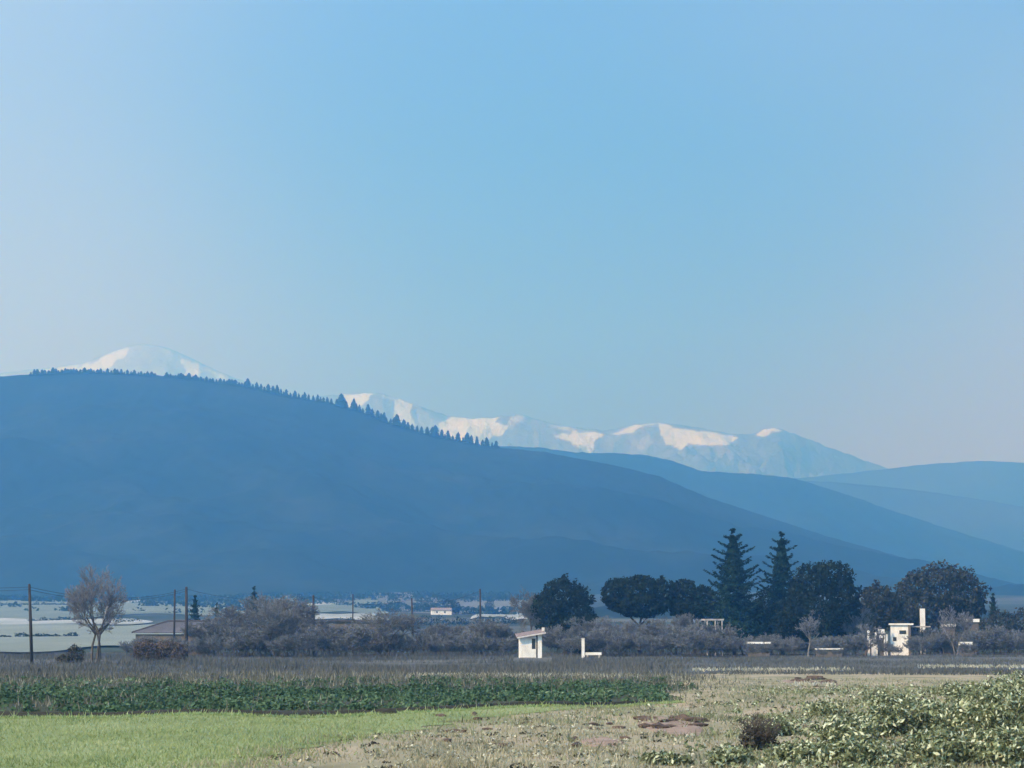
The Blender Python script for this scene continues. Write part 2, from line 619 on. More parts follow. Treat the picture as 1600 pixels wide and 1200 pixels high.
def patch(name, pts, mat, off=0.35, n=40):
    """a field parcel on the plain: four pixel corners, near-left, near-right, far-right, far-left"""
    P = [np.array(ground(*p)) for p in pts]

    def fx(u, v):
        a = P[0][None, None] * (1 - u)[..., None] + P[1][None, None] * u[..., None]
        b = P[3][None, None] * (1 - u)[..., None] + P[2][None, None] * u[..., None]
        sd_ = pts[0][0] * .13
        v = v + (0.10 * np.sin(u * 7 + sd_) + .06 * np.sin(u * 17 + sd_)) * (v - .5) * 2
        e_ = .05 * np.sin(v * 5 + sd_) * (u - .5) * 2
        a = a + (P[1] - P[0])[None, None] * e_[..., None]
        b = b + (P[2] - P[3])[None, None] * e_[..., None]
        q = a * (1 - v)[..., None] + b * v[..., None]
        return q[..., 0], q[..., 1]
    return sheet(name, mat, n, n, fx, off)


M['f_pale'] = noise_mat('pale bare field', [(0.25, (.14, .17, .15)), (0.5, (.30, .32, .32)), (0.75, (.46, .47, .48))], .02, 7, (1, .3, 1))
M['f_green'] = noise_mat('young wheat field', [(0.3, (.10, .13, .11)), (0.7, (.18, .205, .18))], .02, 7, (1, .3, 1))
M['f_bluegreen'] = noise_mat('winter meadow', [(0.3, (.14, .17, .15)), (0.7, (.24, .265, .24))], .02, 7, (1, .3, 1))
M['f_brown'] = noise_mat('ploughed field', [(0.3, (.08, .085, .085)), (0.7, (.15, .155, .15))], .02, 7, (1, .3, 1))
M['f_far'] = noise_mat('far rough pasture', [(0.3, (.035, .045, .04)), (0.7, (.085, .095, .08))], .01, 8)
for nm, pts, mt in [
    ('meadow', ((-250, 1020), (330, 1020), (330, 975), (-250, 978)), 'f_bluegreen'),
    ('pale_field', ((-150, 976), (215, 978), (225, 968), (-150, 968)), 'f_pale'),
    ('meadow', ((-250, 966), (420, 964), (430, 942), (-250, 942)), 'f_green'),
    ('pale_field', ((195, 942), (262, 936), (256, 930), (205, 934)), 'f_pale'),
    ('pale_field', ((445, 969), (600, 970), (590, 961), (450, 960)), 'f_pale'),
    ('meadow', ((440, 957), (600, 960), (596, 940), (450, 938)), 'f_green'),
    ('pale_field', ((470, 946), (520, 946), (515, 941), (475, 941)), 'f_pale'),
    ('pale_field', ((668, 951), (708, 953), (706, 946), (670, 944)), 'f_pale'),
    ('pale_field', ((556, 944), (585, 944), (583, 940), (558, 940)), 'f_pale'),
    ('meadow', ((-250, 940), (180, 938), (200, 934), (-250, 934)), 'f_far'),
    ('meadow', ((215, 930), (430, 932), (420, 928), (230, 928)), 'f_far'),
    ('pale_field', ((556, 916), (690, 925), (680, 922), (560, 912)), 'f_pale'),
    ('meadow', ((610, 959), (830, 962), (820, 936), (620, 934)), 'f_brown'),
    ('ploughed_field', ((445, 930), (640, 930), (615, 921), (450, 916)), 'f_brown'),
    ('pale_field', ((575, 1012), (640, 1012), (636, 1004), (580, 1004)), 'f_pale'),
    ('pale_field', ((430, 1013), (480, 1013), (478, 1004), (432, 1004)), 'f_pale'),
    ('pale_field', ((660, 1012), (800, 1014), (800, 1005), (664, 1004)), 'f_bluegreen'),
    ('pale_field', ((740, 966), (820, 968), (815, 960), (745, 958)), 'f_pale'),
]:
    patch(nm, pts, M[mt], off=0.35 + 0.02 * len(bpy.data.objects) % 0.3)


# ------------------------------------------------------------------ hills and mountains
def hill(name, crest, Yc, front, back, zbase, mat, amp=20, nscale=500, n=260, rows=70, jag=0.6, power=1.3, snow=None, seed=0.0):
    crest = np.array(crest, float)
    px = np.linspace(crest[0, 0], crest[-1, 0], n)
    # smooth interpolation of the crest
    py = np.interp(px, crest[:, 0], crest[:, 1])
    k = np.array([1, 4, 6, 4, 1]) / 16
    for _ in range(2):
        py = np.convolve(np.pad(py, 2, mode='edge'), k, mode='valid')
    V = []
    T = np.concatenate([np.linspace(0, 1, rows), 1 + np.linspace(0, 1, 12)[1:]])
    crestP = []
    for i in range(n):
        j = jag * mn.fractal(Vector((px[i] * 0.05, seed, 0)), 0.7, 2.1, 5)
        x, y, z = at(px[i], py[i] + j, Yc)
        crestP.append((x, z))
    for t in T:
        for i in range(n):
            xc, zc = crestP[i]
            if t <= 1:
                y = Yc - front * (1 - t)
                pr = t ** power
                z = zbase + (zc - zbase) * pr
                e = t * (1 - t) * 4
            else:
                y = Yc + back * (t - 1)
                z = zbase + (zc - zbase) * (1 - (t - 1) ** 1.2)
                e = (t - 1) * (2 - t) * 2
            p = Vector((xc / nscale, y / nscale, seed))
            r = 1 - abs(mn.noise(p)) * 2
            z += amp * e * (r - 0.75 + 0.5 * mn.fractal(p * 2.3, 0.8, 2.1, 5))
            V.append((xc, y, z))
    V = np.array(V)
    nr = len(T)
    i, j = np.meshgrid(np.arange(nr - 1), np.arange(n - 1), indexing='ij')
    F = np.stack([i * n + j, i * n + j + 1, (i + 1) * n + j + 1, (i + 1) * n + j], -1).reshape(-1, 4)
    attr = None
    if snow is not None:
        attr = {'snow': snow(V)}
    return mesh_np(name, V, F, mat, smooth=True, kind='structure', attr=attr)


CREST1 = [(-700, 640), (-400, 600), (-200, 585), (0, 588), (50, 585), (110, 581), (170, 583), (240, 586), (300, 592), (380, 602), (450, 619),
          (510, 628), (560, 641), (610, 662), (650, 674), (700, 686), (765, 698), (850, 706), (900, 716), (960, 727), (1030, 744), (1100, 775),
          (1200, 808), (1300, 840), (1400, 868), (1500, 900), (1600, 930), (1750, 965)]
Y1 = 3250
hill('wooded_hill', CREST1, Y1, 1150, 900, 25, M['forest'], amp=34, nscale=420, n=420, rows=110, jag=1.0, power=1.12)
hill('wooded_foothill', [(780, 985), (830, 962), (900, 950), (1000, 944), (1150, 940), (1300, 944), (1400, 950), (1500, 955), (1600, 958), (1800, 960), (2100, 965)],
     1250, 330, 500, 3, M['forest'], amp=3, nscale=160, n=160, rows=40, jag=2.2, seed=23.0, power=1.0)
hill('middle_ridge', [(600, 760), (720, 705), (780, 697), (850, 700), (900, 707), (960, 708), (1010, 711), (1050, 720), (1100, 737), (1170, 740),
                      (1240, 747), (1290, 762), (1350, 782), (1420, 806), (1500, 832), (1600, 862), (1750, 915), (1900, 950)],
     5000, 1300, 600, 40, M['forest'], amp=40, nscale=500, n=240, rows=70, jag=1.2, seed=3.3)
hill('far_ridge', [(1000, 800), (1150, 765), (1230, 750), (1300, 753), (1380, 760), (1450, 768), (1530, 780), (1600, 792), (1700, 805), (1900, 850)],
     6200, 1000, 600, 40, M['far_hill'], amp=40, nscale=600, n=180, rows=50, jag=0.8, seed=5.1)
hill('far_ridge', [(1100, 790), (1200, 752), (1300, 742), (1390, 732), (1450, 725), (1530, 720), (1600, 723), (1700, 738), (1900, 780)],
     7600, 1100, 700, 60, M['far_hill'], amp=50, nscale=700, n=180, rows=50, jag=0.8, seed=7.7)


def fbm_at(V, s, seed):
    return np.array([mn.fractal(Vector((p[0] * s, p[1] * s, p[2] * s * 1.5 + seed)), 0.7, 2.1, 5) for p in V])


def poly_mask(px, py, pts, soft=2.0):
    """1 inside a polygon, falling to 0 over a few pixels outside"""
    inside = np.zeros(len(px), bool)
    dist = np.full(len(px), 1e9)
    n = len(pts)
    for i in range(n):
        (x0, y0), (x1, y1) = pts[i], pts[(i + 1) % n]
        c = ((y0 > py) != (y1 > py)) & (px < (x1 - x0) * (py - y0) / (y1 - y0 + 1e-9) + x0)
        inside ^= c
        t = np.clip(((px - x0) * (x1 - x0) + (py - y0) * (y1 - y0)) / ((x1 - x0) ** 2 + (y1 - y0) ** 2 + 1e-9), 0, 1)
        dist = np.minimum(dist, np.hypot(px - x0 - t * (x1 - x0), py - y0 - t * (y1 - y0)))
    d = np.where(inside, -dist, dist)
    return 1 - sstep(-soft, soft, d)


SUNLIT_SNOW = [  # slopes painted brighter where the sun strikes the snow
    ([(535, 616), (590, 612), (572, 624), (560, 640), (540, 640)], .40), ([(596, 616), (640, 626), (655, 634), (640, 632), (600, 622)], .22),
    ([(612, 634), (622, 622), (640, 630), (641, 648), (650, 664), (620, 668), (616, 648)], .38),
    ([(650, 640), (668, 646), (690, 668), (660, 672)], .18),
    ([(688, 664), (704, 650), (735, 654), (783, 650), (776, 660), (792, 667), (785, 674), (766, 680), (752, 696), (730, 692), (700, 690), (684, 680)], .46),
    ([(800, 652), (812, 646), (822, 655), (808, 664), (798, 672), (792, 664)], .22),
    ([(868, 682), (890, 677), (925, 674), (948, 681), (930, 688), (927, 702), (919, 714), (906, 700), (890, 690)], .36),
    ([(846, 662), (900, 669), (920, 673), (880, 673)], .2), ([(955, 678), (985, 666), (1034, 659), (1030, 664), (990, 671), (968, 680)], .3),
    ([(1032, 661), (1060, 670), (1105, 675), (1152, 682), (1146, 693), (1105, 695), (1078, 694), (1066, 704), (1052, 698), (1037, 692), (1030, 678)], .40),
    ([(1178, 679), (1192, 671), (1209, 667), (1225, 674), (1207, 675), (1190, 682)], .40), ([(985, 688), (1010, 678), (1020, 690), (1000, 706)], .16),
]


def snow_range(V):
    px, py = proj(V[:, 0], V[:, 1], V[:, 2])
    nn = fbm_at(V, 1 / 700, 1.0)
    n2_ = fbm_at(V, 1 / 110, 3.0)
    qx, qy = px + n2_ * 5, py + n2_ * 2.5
    s = 0.30 - 0.14 * sstep(1130, 1200, px)  # dull base tone for rock and painted snow shade
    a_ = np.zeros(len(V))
    for pts, a in SUNLIT_SNOW:
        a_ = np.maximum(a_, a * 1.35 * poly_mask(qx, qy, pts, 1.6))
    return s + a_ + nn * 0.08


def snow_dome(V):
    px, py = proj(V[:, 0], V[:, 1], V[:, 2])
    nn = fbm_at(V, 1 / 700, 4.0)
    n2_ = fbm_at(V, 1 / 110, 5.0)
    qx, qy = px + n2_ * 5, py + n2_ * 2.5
    a_ = np.zeros(len(V))  # sunlit slopes of the dome are painted brighter below
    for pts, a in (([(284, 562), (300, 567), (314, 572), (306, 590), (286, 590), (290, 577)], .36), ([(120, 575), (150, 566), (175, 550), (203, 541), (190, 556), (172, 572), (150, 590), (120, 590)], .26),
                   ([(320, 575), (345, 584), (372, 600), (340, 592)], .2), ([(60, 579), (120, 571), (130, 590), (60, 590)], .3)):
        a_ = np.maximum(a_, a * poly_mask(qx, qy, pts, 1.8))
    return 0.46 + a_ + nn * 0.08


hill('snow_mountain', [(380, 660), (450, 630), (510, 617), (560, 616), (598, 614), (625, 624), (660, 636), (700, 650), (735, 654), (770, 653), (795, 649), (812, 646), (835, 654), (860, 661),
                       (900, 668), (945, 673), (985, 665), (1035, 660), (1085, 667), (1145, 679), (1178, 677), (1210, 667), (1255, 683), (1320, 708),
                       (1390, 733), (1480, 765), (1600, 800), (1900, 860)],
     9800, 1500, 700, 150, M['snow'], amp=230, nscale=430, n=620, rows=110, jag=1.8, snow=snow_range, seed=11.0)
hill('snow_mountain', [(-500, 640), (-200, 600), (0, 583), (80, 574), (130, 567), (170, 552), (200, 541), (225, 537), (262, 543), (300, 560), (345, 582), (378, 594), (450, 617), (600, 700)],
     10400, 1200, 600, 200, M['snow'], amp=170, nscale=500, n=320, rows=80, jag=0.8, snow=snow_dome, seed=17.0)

# haze: the air of the valley
hm = bpy.data.materials.new('haze')
hm.use_nodes = True
hn = hm.node_tree
hn.nodes.clear()
ho = hn.nodes.new('ShaderNodeOutputMaterial')
hv = hn.nodes.new('ShaderNodeVolumePrincipled')
hv.inputs['Color'].default_value = HAZE_COLOR
hv.inputs['Absorption Color'].default_value = (1, 1, 1, 1)
hv.inputs['Density'].default_value = HAZE_DENSITY
hv.inputs['Anisotropy'].default_value = 0.6
hn.links.new(hv.outputs[0], ho.inputs['Volume'])
b_ = MB().box(-11700, 11700, -11700, 11700, -3, 1560)
tag(b_.build('haze', hm), kind='stuff')


# ------------------------------------------------------------------ conifers on the crest of the wooded hill
def crest_conifer(seed):
    r = random.Random(seed)
    V, F = [], []
    tiers = 5
    for t in range(tiers):
        z0 = 0.08 + 0.9 * t / tiers
        z1 = min(1.0, z0 + 0.34)
        rad = 0.30 * (1 - t / tiers) ** 0.8 + 0.04
        n = len(V)
        for k in range(9):
            a = 2 * math.pi * k / 9 + t
            q = rad * (0.7 + 0.6 * r.random())
            V.append((q * math.cos(a), q * math.sin(a), z0 + (r.random() - .5) * .06))
        V.append((0, 0, z1))
        for k in range(9):
            F.append((n + k, n + (k + 1) % 9, n + 9))
        F.append(tuple(n + k for k in reversed(range(9))))
    n = len(V)
    for z in (-0.12, 0.2):
        for k in range(4):
            V.append((0.03 * math.cos(k * 1.57), 0.03 * math.sin(k * 1.57), z))
    F += [(n + k, n + (k + 1) % 4, n + 4 + (k + 1) % 4, n + 4 + k) for k in range(4)]
    me = bpy.data.meshes.new('crest_conifer')
    me.from_pydata(V, [], F)
    me.materials.append(M['crest_tree'])
    return me


cm = [crest_conifer(i) for i in range(4)]
cx_ = [p[0] for p in CREST1]
cy_ = [p[1] for p in CREST1]
spots = []
x = 48
while x < 780:
    if x < 385:
        h = rnd.uniform(5, 9) if rnd.random() > .15 else rnd.uniform(8, 11)
        step = rnd.uniform(3.6, 6.5)
        if 250 > x > 242:
            step += 12
    elif x < 510:
        h = rnd.uniform(7, 12)
        step = rnd.uniform(3.5, 7.5)
    else:
        h = rnd.uniform(8, 15)
        step = rnd.uniform(4.5, 9)
    spots.append((x, h))
    x += step
spots += [(533, 20), (538, 15), (433, 15), (387, 14), (620, 19), (680, 18), (730, 17), (553, 18), (575, 17), (590, 14), (716, 15), (745, 14), (760, 15), (419, 13), (600, 15), (700, 15)]
for i, (px, h) in enumerate(spots):
    py = np.interp(px, cx_, cy_)
    X, Yy, Z = at(px, py + 2.0, Y1 - 8)
    s = h * Y1 / FPX * 1.1
    o = bpy.data.objects.new('conifer', cm[i % 4])
    COL.objects.link(o)
    o.location = (X, Yy, Z)
    o.rotation_euler = (0, 0, rnd.uniform(0, 6.28))
    wd = rnd.uniform(.85, 1.3) * (1.5 if px < 385 else 1.0)
    o.scale = (s * wd, s * wd, s)
    tag(o, 'tiny dark conifer standing in the row along the crest of the wooded hill', 'conifer', 'conifers on the crest of the wooded hill')


# ------------------------------------------------------------------ tree builders
def tubes_np(S, k=4):
    """S: (n, 8) p0 p1 r0 r1 -> prisms"""
    S = np.asarray(S, float)
    p0, p1, r0, r1 = S[:, 0:3], S[:, 3:6], S[:, 6], S[:, 7]
    d = p1 - p0
    L = np.linalg.norm(d, axis=1, keepdims=True) + 1e-9
    d = d / L
    ref = np.where(np.abs(d[:, 2:3]) > 0.9, np.array([[1., 0, 0]]), np.array([[0, 0, 1.]]))
    u = np.cross(d, ref)
    u /= np.linalg.norm(u, axis=1, keepdims=True) + 1e-9
    v = np.cross(d, u)
    V = []
    for (p, r) in ((p0, r0), (p1, r1)):
        for j in range(k):
            a = 2 * math.pi * j / k
            V.append(p + (u * math.cos(a) + v * math.sin(a)) * r[:, None])
    V = np.stack(V, 1).reshape(-1, 3)
    n = len(S)
    base = np.arange(n)[:, None] * 2 * k
    F = np.concatenate([np.stack([base[:, 0] + j, base[:, 0] + (j + 1) % k, base[:, 0] + k + (j + 1) % k, base[:, 0] + k + j], -1) for j in range(k)])
    return V, F


def grow(seed, H, Wd,  stems=1, trunk=0.25, levels=5, r0=None, split=(2, 4), lean=.15, up=0.25, jit=0.35, ratio=.72):
    """a branching skeleton filling an uneven ellipsoid; returns thick and thin segments"""
    r = random.Random(seed)
    thick, thin = [], []
    r0 = r0 or H * 0.022

    def inside(p):
        cz = H * 0.60
        q = ((p.x / (Wd / 2)) ** 2 + (p.y / (Wd / 2)) ** 2 + ((p.z - cz) / (H * .42)) ** 2)
        return q < 1.1 + 0.25 * mn.noise(p * (3 / H) + Vector((seed, 0, 0)))

    def br(p, d, L, rad, lev):
        steps = 3 if lev < 3 else 2
        for s in range(steps):
            d = (d + Vector((r.gauss(0, 1), r.gauss(0, 1), r.gauss(0, 1))) * jit * .35 + Vector((0, 0, up * .3))).normalized()
            q = p + d * (L / steps)
            ra = rad * (1 - .35 * s / steps)
            rb = rad * (1 - .35 * (s + 1) / steps)
            (thick if lev < 2 else thin).append((*p, *q, ra, rb))
            if lev >= 1 and lev < levels and s < steps - 1 and r.random() < .7:
                dd = (d + Vector((r.gauss(0, 1), r.gauss(0, 1), r.gauss(0, .7))) * .8).normalized()
                if inside(q + dd * L * .5):
                    br(q, dd, L * ratio * .8, rb * .55, lev + 1)
            p = q
        if lev >= levels:
            return
        for k in range(r.randint(*split)):
            out = Vector((p.x, p.y, 0)) * (0.25 / (Wd / 2))
            dd = (d + Vector((r.gauss(0, 1), r.gauss(0, 1), r.gauss(0, .6))) * .6 + out).normalized()
            if inside(p + dd * L * ratio) or lev < 1:
                br(p, dd, L * ratio * r.uniform(.8, 1.15), rad * .6, lev + 1)
    for s in range(stems):
        a = 2 * math.pi * s / stems + r.random()
        off = 0 if stems == 1 else r0 * 1.3
        l_ = lean * (0.5 if stems == 1 else 1)
        br(Vector((math.cos(a) * off, math.sin(a) * off, -0.2)), Vector((math.cos(a) * l_, math.sin(a) * l_, 1)).normalized(), H * trunk + .2, r0 / (stems ** .45), 0)
    thick, thin = np.array(thick), np.array(thin)
    zmax = np.percentile(thin[:, 5], 99.6)
    hw = max(np.percentile(np.abs(thin[:, 3]), 97), np.percentile(np.abs(thin[:, 4]), 97))
    fz, fw = H / zmax, (Wd / 2) / hw
    for a_ in (thick, thin):
        a_[:, [2, 5]] *= fz
        a_[:, [0, 1, 3, 4]] *= fw
    return thick, thin


def bare_tree(name, label, cat, loc, seed, H, Wd, mat='twig', bark='bark', rmin=0.012, group=None, **kw):
    t = thing(name, label, cat, loc, 0, group)
    thick, thin = grow(seed, H, Wd, **kw)
    V, F = tubes_np(thick, 6)
    n0 = len(V)
    rr0 = float(thick[:, 6].max()) * 1.5
    ring = [(math.cos(k * math.pi / 4) * rr0, math.sin(k * math.pi / 4) * rr0) for k in range(8)]
    V = np.concatenate([V, np.array([(x_, y_, -.3) for x_, y_ in ring] + [(x_ * .7, y_ * .7, .18) for x_, y_ in ring] + [(0, 0, .25)])])
    Fq = np.array([[n0 + k, n0 + (k + 1) % 8, n0 + 8 + (k + 1) % 8, n0 + 8 + k] for k in range(8)])
    Ft = np.array([[n0 + 8 + k, n0 + 8 + (k + 1) % 8, n0 + 16] for k in range(8)])
    mesh_np('trunk', V, [F, Fq, Ft], M[bark], t, smooth=True)
    thin = np.array(thin)
    thin[:, 6:8] = np.maximum(thin[:, 6:8], rmin)
    V, F = tubes_np(thin, 3)
    mesh_np('twigs', V, F, M[mat], t, kind='stuff')
    return t


def leaf_quads(P, N, size, g, aspect=1.0, jitter=.9):
    """a four-sided leaf at each point P, facing roughly N"""
    n = len(P)
    N = N + g.normal(0, jitter, (n, 3))
    N /= np.linalg.norm(N, axis=1, keepdims=True) + 1e-9
    A = g.normal(0, 1, (n, 3))
    U = np.cross(N, A)
    U /= np.linalg.norm(U, axis=1, keepdims=True) + 1e-9
    W_ = np.cross(N, U)
    s = (size * g.uniform(.6, 1.3, n))[:, None]
    V = np.stack([P - U * s * aspect, P - W_ * s * .55, P + U * s * aspect, P + W_ * s * .55], 1).reshape(-1, 3)
    F = np.arange(4 * n).reshape(n, 4)
    return V, F


def crown_points(blobs, n, g, lump=0.16, shell=(.72, 1.05), nscale=2.2):
    vol = np.array([b[3] * b[4] * b[5] for b in blobs]) ** (2 / 3)
    cnt = (n * vol / vol.sum()).astype(int) + 1
    P, N = [], []
    for b, c in zip(blobs, cnt):
        D = g.normal(0, 1, (c * 2, 3))
        D /= np.linalg.norm(D, axis=1, keepdims=True)
        rr = shell[0] + (shell[1] - shell[0]) * g.random((c * 2, 1)) ** .6
        nn = np.array([mn.fractal(Vector(d) * nscale + Vector((b[0], b[2], 0)), .65, 2.2, 5) for d in D])[:, None]
        rr = rr * (1 + 1.5 * lump * nn)
        keep = (g.random(len(D)) < 0.5 + 0.9 * nn[:, 0] + .25)
        D, rr = D[keep][:c], rr[keep][:c]
        Q = D * rr * np.array([b[3], b[4], b[5]]) + np.array([b[0], b[1], b[2]])
        ok = np.ones(len(Q), bool)
        for o_ in blobs:
            if o_ is b:
                continue
            q = (Q - np.array(o_[:3])) / np.array(o_[3:6])
            ok &= (q ** 2).sum(1) > .45
        P.append(Q[ok])
        N.append(D[ok])
    return np.concatenate(P), np.concatenate(N)


def leafy_tree(name, label, cat, loc, seed, blobs, n, size, mat, trunk_h, trunk_r, bark='bark', group=None, limbs=5, lump=.16):
    g = np.random.default_rng(seed)
    t = thing(name, label, cat, loc, 0, group)
    P, N = crown_points(blobs, n, g, lump)
    V, F = leaf_quads(P, N, size, g)
    mesh_np('crown', V, F, M[mat], t, kind='stuff')
    mb = MB()
    r = random.Random(seed)
    top = Vector((r.uniform(-.2, .2), 0, trunk_h))
    mb.tube([(0, 0, -.3), (r.uniform(-.1, .1), 0, trunk_h * .5), top], [trunk_r * 1.25, trunk_r, trunk_r * .85], 8)
    for k in range(limbs):
        b = blobs[k % len(blobs)]
        e = Vector((b[0] + r.uniform(-.5, .5) * b[3], b[1] + r.uniform(-.5, .5) * b[4], b[2] + r.uniform(-.2, .5) * b[5]))
        m_ = top.lerp(e, .5) + Vector((0, 0, -.1 * (e - top).length))
        mb.tube([top - Vector((0, 0, .2)), m_, e], [trunk_r * .6, trunk_r * .35, trunk_r * .12], 5)
    mb.build('trunk', M[bark], t, smooth=True)
    return t


def conifer_tree(name, label, loc, seed, H, Rb, clear, tiers, mat='conifer', upcurve=.28, leaf=.23, dens=26, cat='conifer', core=0, corew=.5):
    """whorls of spreading, upturned branches hung with needle sprays, each tier set apart from the next"""
    g = np.random.default_rng(seed)
    r = random.Random(seed)
    t = thing(name, label, cat, loc)
    tr = MB()
    tr.tube([(0, 0, -.3), (0.05, 0, H * .5), (0, 0, H * .98)], [H * .018, H * .011, H * .002], 8)
    tr.build('trunk', M['bark'], t, smooth=True)
    segs, P, N = [], [], []
    for k in range(tiers):
        f = k / (tiers - 1)
        z0 = clear + (H * .97 - clear) * f ** .92
        L = Rb * (1 - f) ** .72 * (1.0 if f > .08 else .85) + H * .02
        nb = r.randint(6, 8)
        a0 = r.random() * 6.28
        for j in range(nb):
            a = a0 + 2 * math.pi * j / nb + r.uniform(-.2, .2)
            l = L * r.choice((r.uniform(.55, .85), r.uniform(.85, 1.25), r.uniform(.9, 1.15)))
            dx, dy = math.cos(a), math.sin(a)
            z = z0 + r.uniform(-.3, .3) * (H / 18)
            prev = Vector((0, 0, z))
            ns = 6
            for s in range(1, ns + 1):
                q = s / ns
                zz = z + l * (-0.10 * q + upcurve * q * q * 1.6)
                cur = Vector((dx * l * q, dy * l * q, zz))
                segs.append((*prev, *cur, .05 * (1 - q) + .015, .05 * (1 - q) + .01))
                m = int(dens * l / ns * (1.15 - .5 * q)) + 2
                w_ = 0.30 * l * (1 - q) * .9 + .22
                for _ in range(m):
                    h_ = r.random()
                    c = prev.lerp(cur, h_)
                    side = r.gauss(0, .5) * w_
                    P.append((c.x - dy * side, c.y + dx * side, c.z + r.uniform(-.22, .08) - abs(side) * .15))
                    N.append((dx * .2, dy * .2, 1))
                prev = cur
    for _ in range(core):
        f = r.random() ** 1.5
        z = clear * .8 + (H * .93 - clear * .8) * f
        rad = (Rb * (1 - f) ** .8 + .15) * corew * r.uniform(.6, 1.05) * (1.45 if f < .22 else 1) * (1 + .25 * mn.noise(Vector((z * 1.3, seed, 0))))
        a = r.random() * 6.28
        P.append((math.cos(a) * rad, math.sin(a) * rad, z))
        N.append((math.cos(a), math.sin(a), .5))
    V, F = tubes_np(np.array(segs), 3)
    mesh_np('branches', V, F, M['bark'], t, kind='stuff')
    P, N = np.array(P), np.array(N, float)
    V, F = leaf_quads(P, N, leaf, g, aspect=1.2, jitter=.35)
    mesh_np('needles', V, F, M[mat], t, kind='stuff')
    return t


def nz2_(x, y, s):
    return np.array([mn.noise(Vector((a * s, b * s, 3.3))) for a, b in zip(x, y)])


def gpos(px, Y):
    """foot of a thing seen at pixel column px, Y metres away"""
    u = (px - 800) / FPX
    x = u * Y / (CP + .11 * SP)
    return (x, Y, float(terr(x, Y)))


def hgt(py, Y):
    """height of a point seen at pixel row py, Y metres away"""
    return at(800, py, Y)[2]


# ---- the two tall conifers
Yc = 380.0
A = gpos(1147, Yc)
conifer_tree('tall_conifer', 'taller left one of the two tall dark conifers with upturned branches', A, 21, hgt(823, Yc), 8.0, 2.0, 14, upcurve=.24, dens=42, core=6500, corew=.58)
Bc = gpos(1223, 388)
conifer_tree('tall_conifer', 'shorter narrower right one of the two tall dark conifers with upturned branches', Bc, 33, hgt(828, 388), 6.2, 2.0, 13, upcurve=.26, dens=40, core=5200, corew=.58)


def pxb(px, py, rx, ry, Y, cx, ryd=None):
    """an ellipsoid of foliage given by pixel centre and radii, relative to a tree standing at pixel column cx"""
    s = Y / FPX
    return ((px - cx) * s, 0, hgt(py, Y), rx * s, (ryd or rx * .9) * s, ry * s)


# ---- broad evergreens
Y = 395
leafy_tree('umbrella_pine', 'wide flat-topped dark evergreen directly left of the tall conifers, larger of the linked pair', 'tree', gpos(1000, Y), 41,
           [pxb(965, 928, 24, 22, Y, 1000), pxb(1000, 925, 32, 25, Y, 1000), pxb(1035, 930, 24, 24, Y, 1000), pxb(1000, 945, 45, 18, Y, 1000)], 9000, .34, 'pine', 5.0, .3)
leafy_tree('umbrella_pine', 'small dark evergreen squeezed between the wide flat-topped one and the tall conifers', 'tree', gpos(1085, Y), 42,
           [pxb(1072, 930, 20, 22, Y, 1085), pxb(1098, 940, 22, 22, Y, 1085), pxb(1080, 950, 30, 16, Y, 1085)], 5500, .34, 'pine', 4.6, .25)
Y = 385
leafy_tree('evergreen_tree', 'bushy dark evergreen rising behind the white tile-roofed shed', 'tree', gpos(885, Y), 43,
           [pxb(880, 935, 30, 28, Y, 885), pxb(898, 950, 28, 32, Y, 885), pxb(862, 950, 26, 28, Y, 885), pxb(880, 918, 13, 13, Y, 885), pxb(885, 985, 36, 26, Y, 885)], 10000, .3, 'pine', 3.0, .3, lump=.3)
Y = 372
leafy_tree('round_tree', 'rounded dark broadleaf tree just right of the two tall conifers', 'tree', gpos(1290, Y), 44,
           [pxb(1268, 915, 28, 30, Y, 1290), pxb(1300, 908, 30, 28, Y, 1290), pxb(1318, 930, 26, 26, Y, 1290), pxb(1282, 950, 38, 40, Y, 1290), pxb(1252, 945, 20, 30, Y, 1290)], 12000, .3, 'pine', 3.0, .3, lump=.28)
Y = 400
leafy_tree('dense_tree', 'small dense dark tree overhanging the white ruined walls', 'tree', gpos(1375, Y), 45,
           [pxb(1372, 938, 24, 24, Y, 1375), pxb(1390, 950, 20, 22, Y, 1375), pxb(1368, 965, 24, 22, Y, 1375)], 6000, .3, 'oak', 3.0, .25, lump=.25)
Y = 425
leafy_tree('dome_tree', 'largest dome-shaped dark evergreen above the white cottage at far right', 'tree', gpos(1475, Y), 46,
           [pxb(1470, 922, 44, 38, Y, 1475), pxb(1500, 932, 38, 40, Y, 1475), pxb(1432, 925, 28, 28, Y, 1475), pxb(1450, 950, 44, 26, Y, 1475), pxb(1505, 950, 32, 18, Y, 1475), pxb(1425, 958, 25, 24, Y, 1475)],
           15000, .34, 'oak', 4.0, .4, lump=.22)
Y = 440
conifer_tree('small_cypress', 'small pointed conifer right of the dome-shaped tree', gpos(1553, Y), 51, hgt(926, Y), 1.7, 1.0, 11, upcurve=.5, leaf=.16, dens=34, core=1500, corew=.7)
Y = 420
for i, (px, py, rx, ry, lab) in enumerate([
        (1512, 985, 24, 18, 'grey-green bush between the dome-shaped tree and the pointed conifer'),
        (1562, 980, 26, 24, 'grey-green bush at the foot of the pointed conifer'),
        (1600, 978, 24, 26, 'dark bush cut by the right edge of the photo'),
        (1465, 990, 26, 16, 'low bush right of the white cottage')]):
    leafy_tree('bush', lab, 'bush', gpos(px, Y), 60 + i, [pxb(px, py, rx, ry, Y, px), pxb(px + 8, py + 12, rx, ry, Y, px)], 2600, .26, 'oak', 1.0, .1, lump=.35)
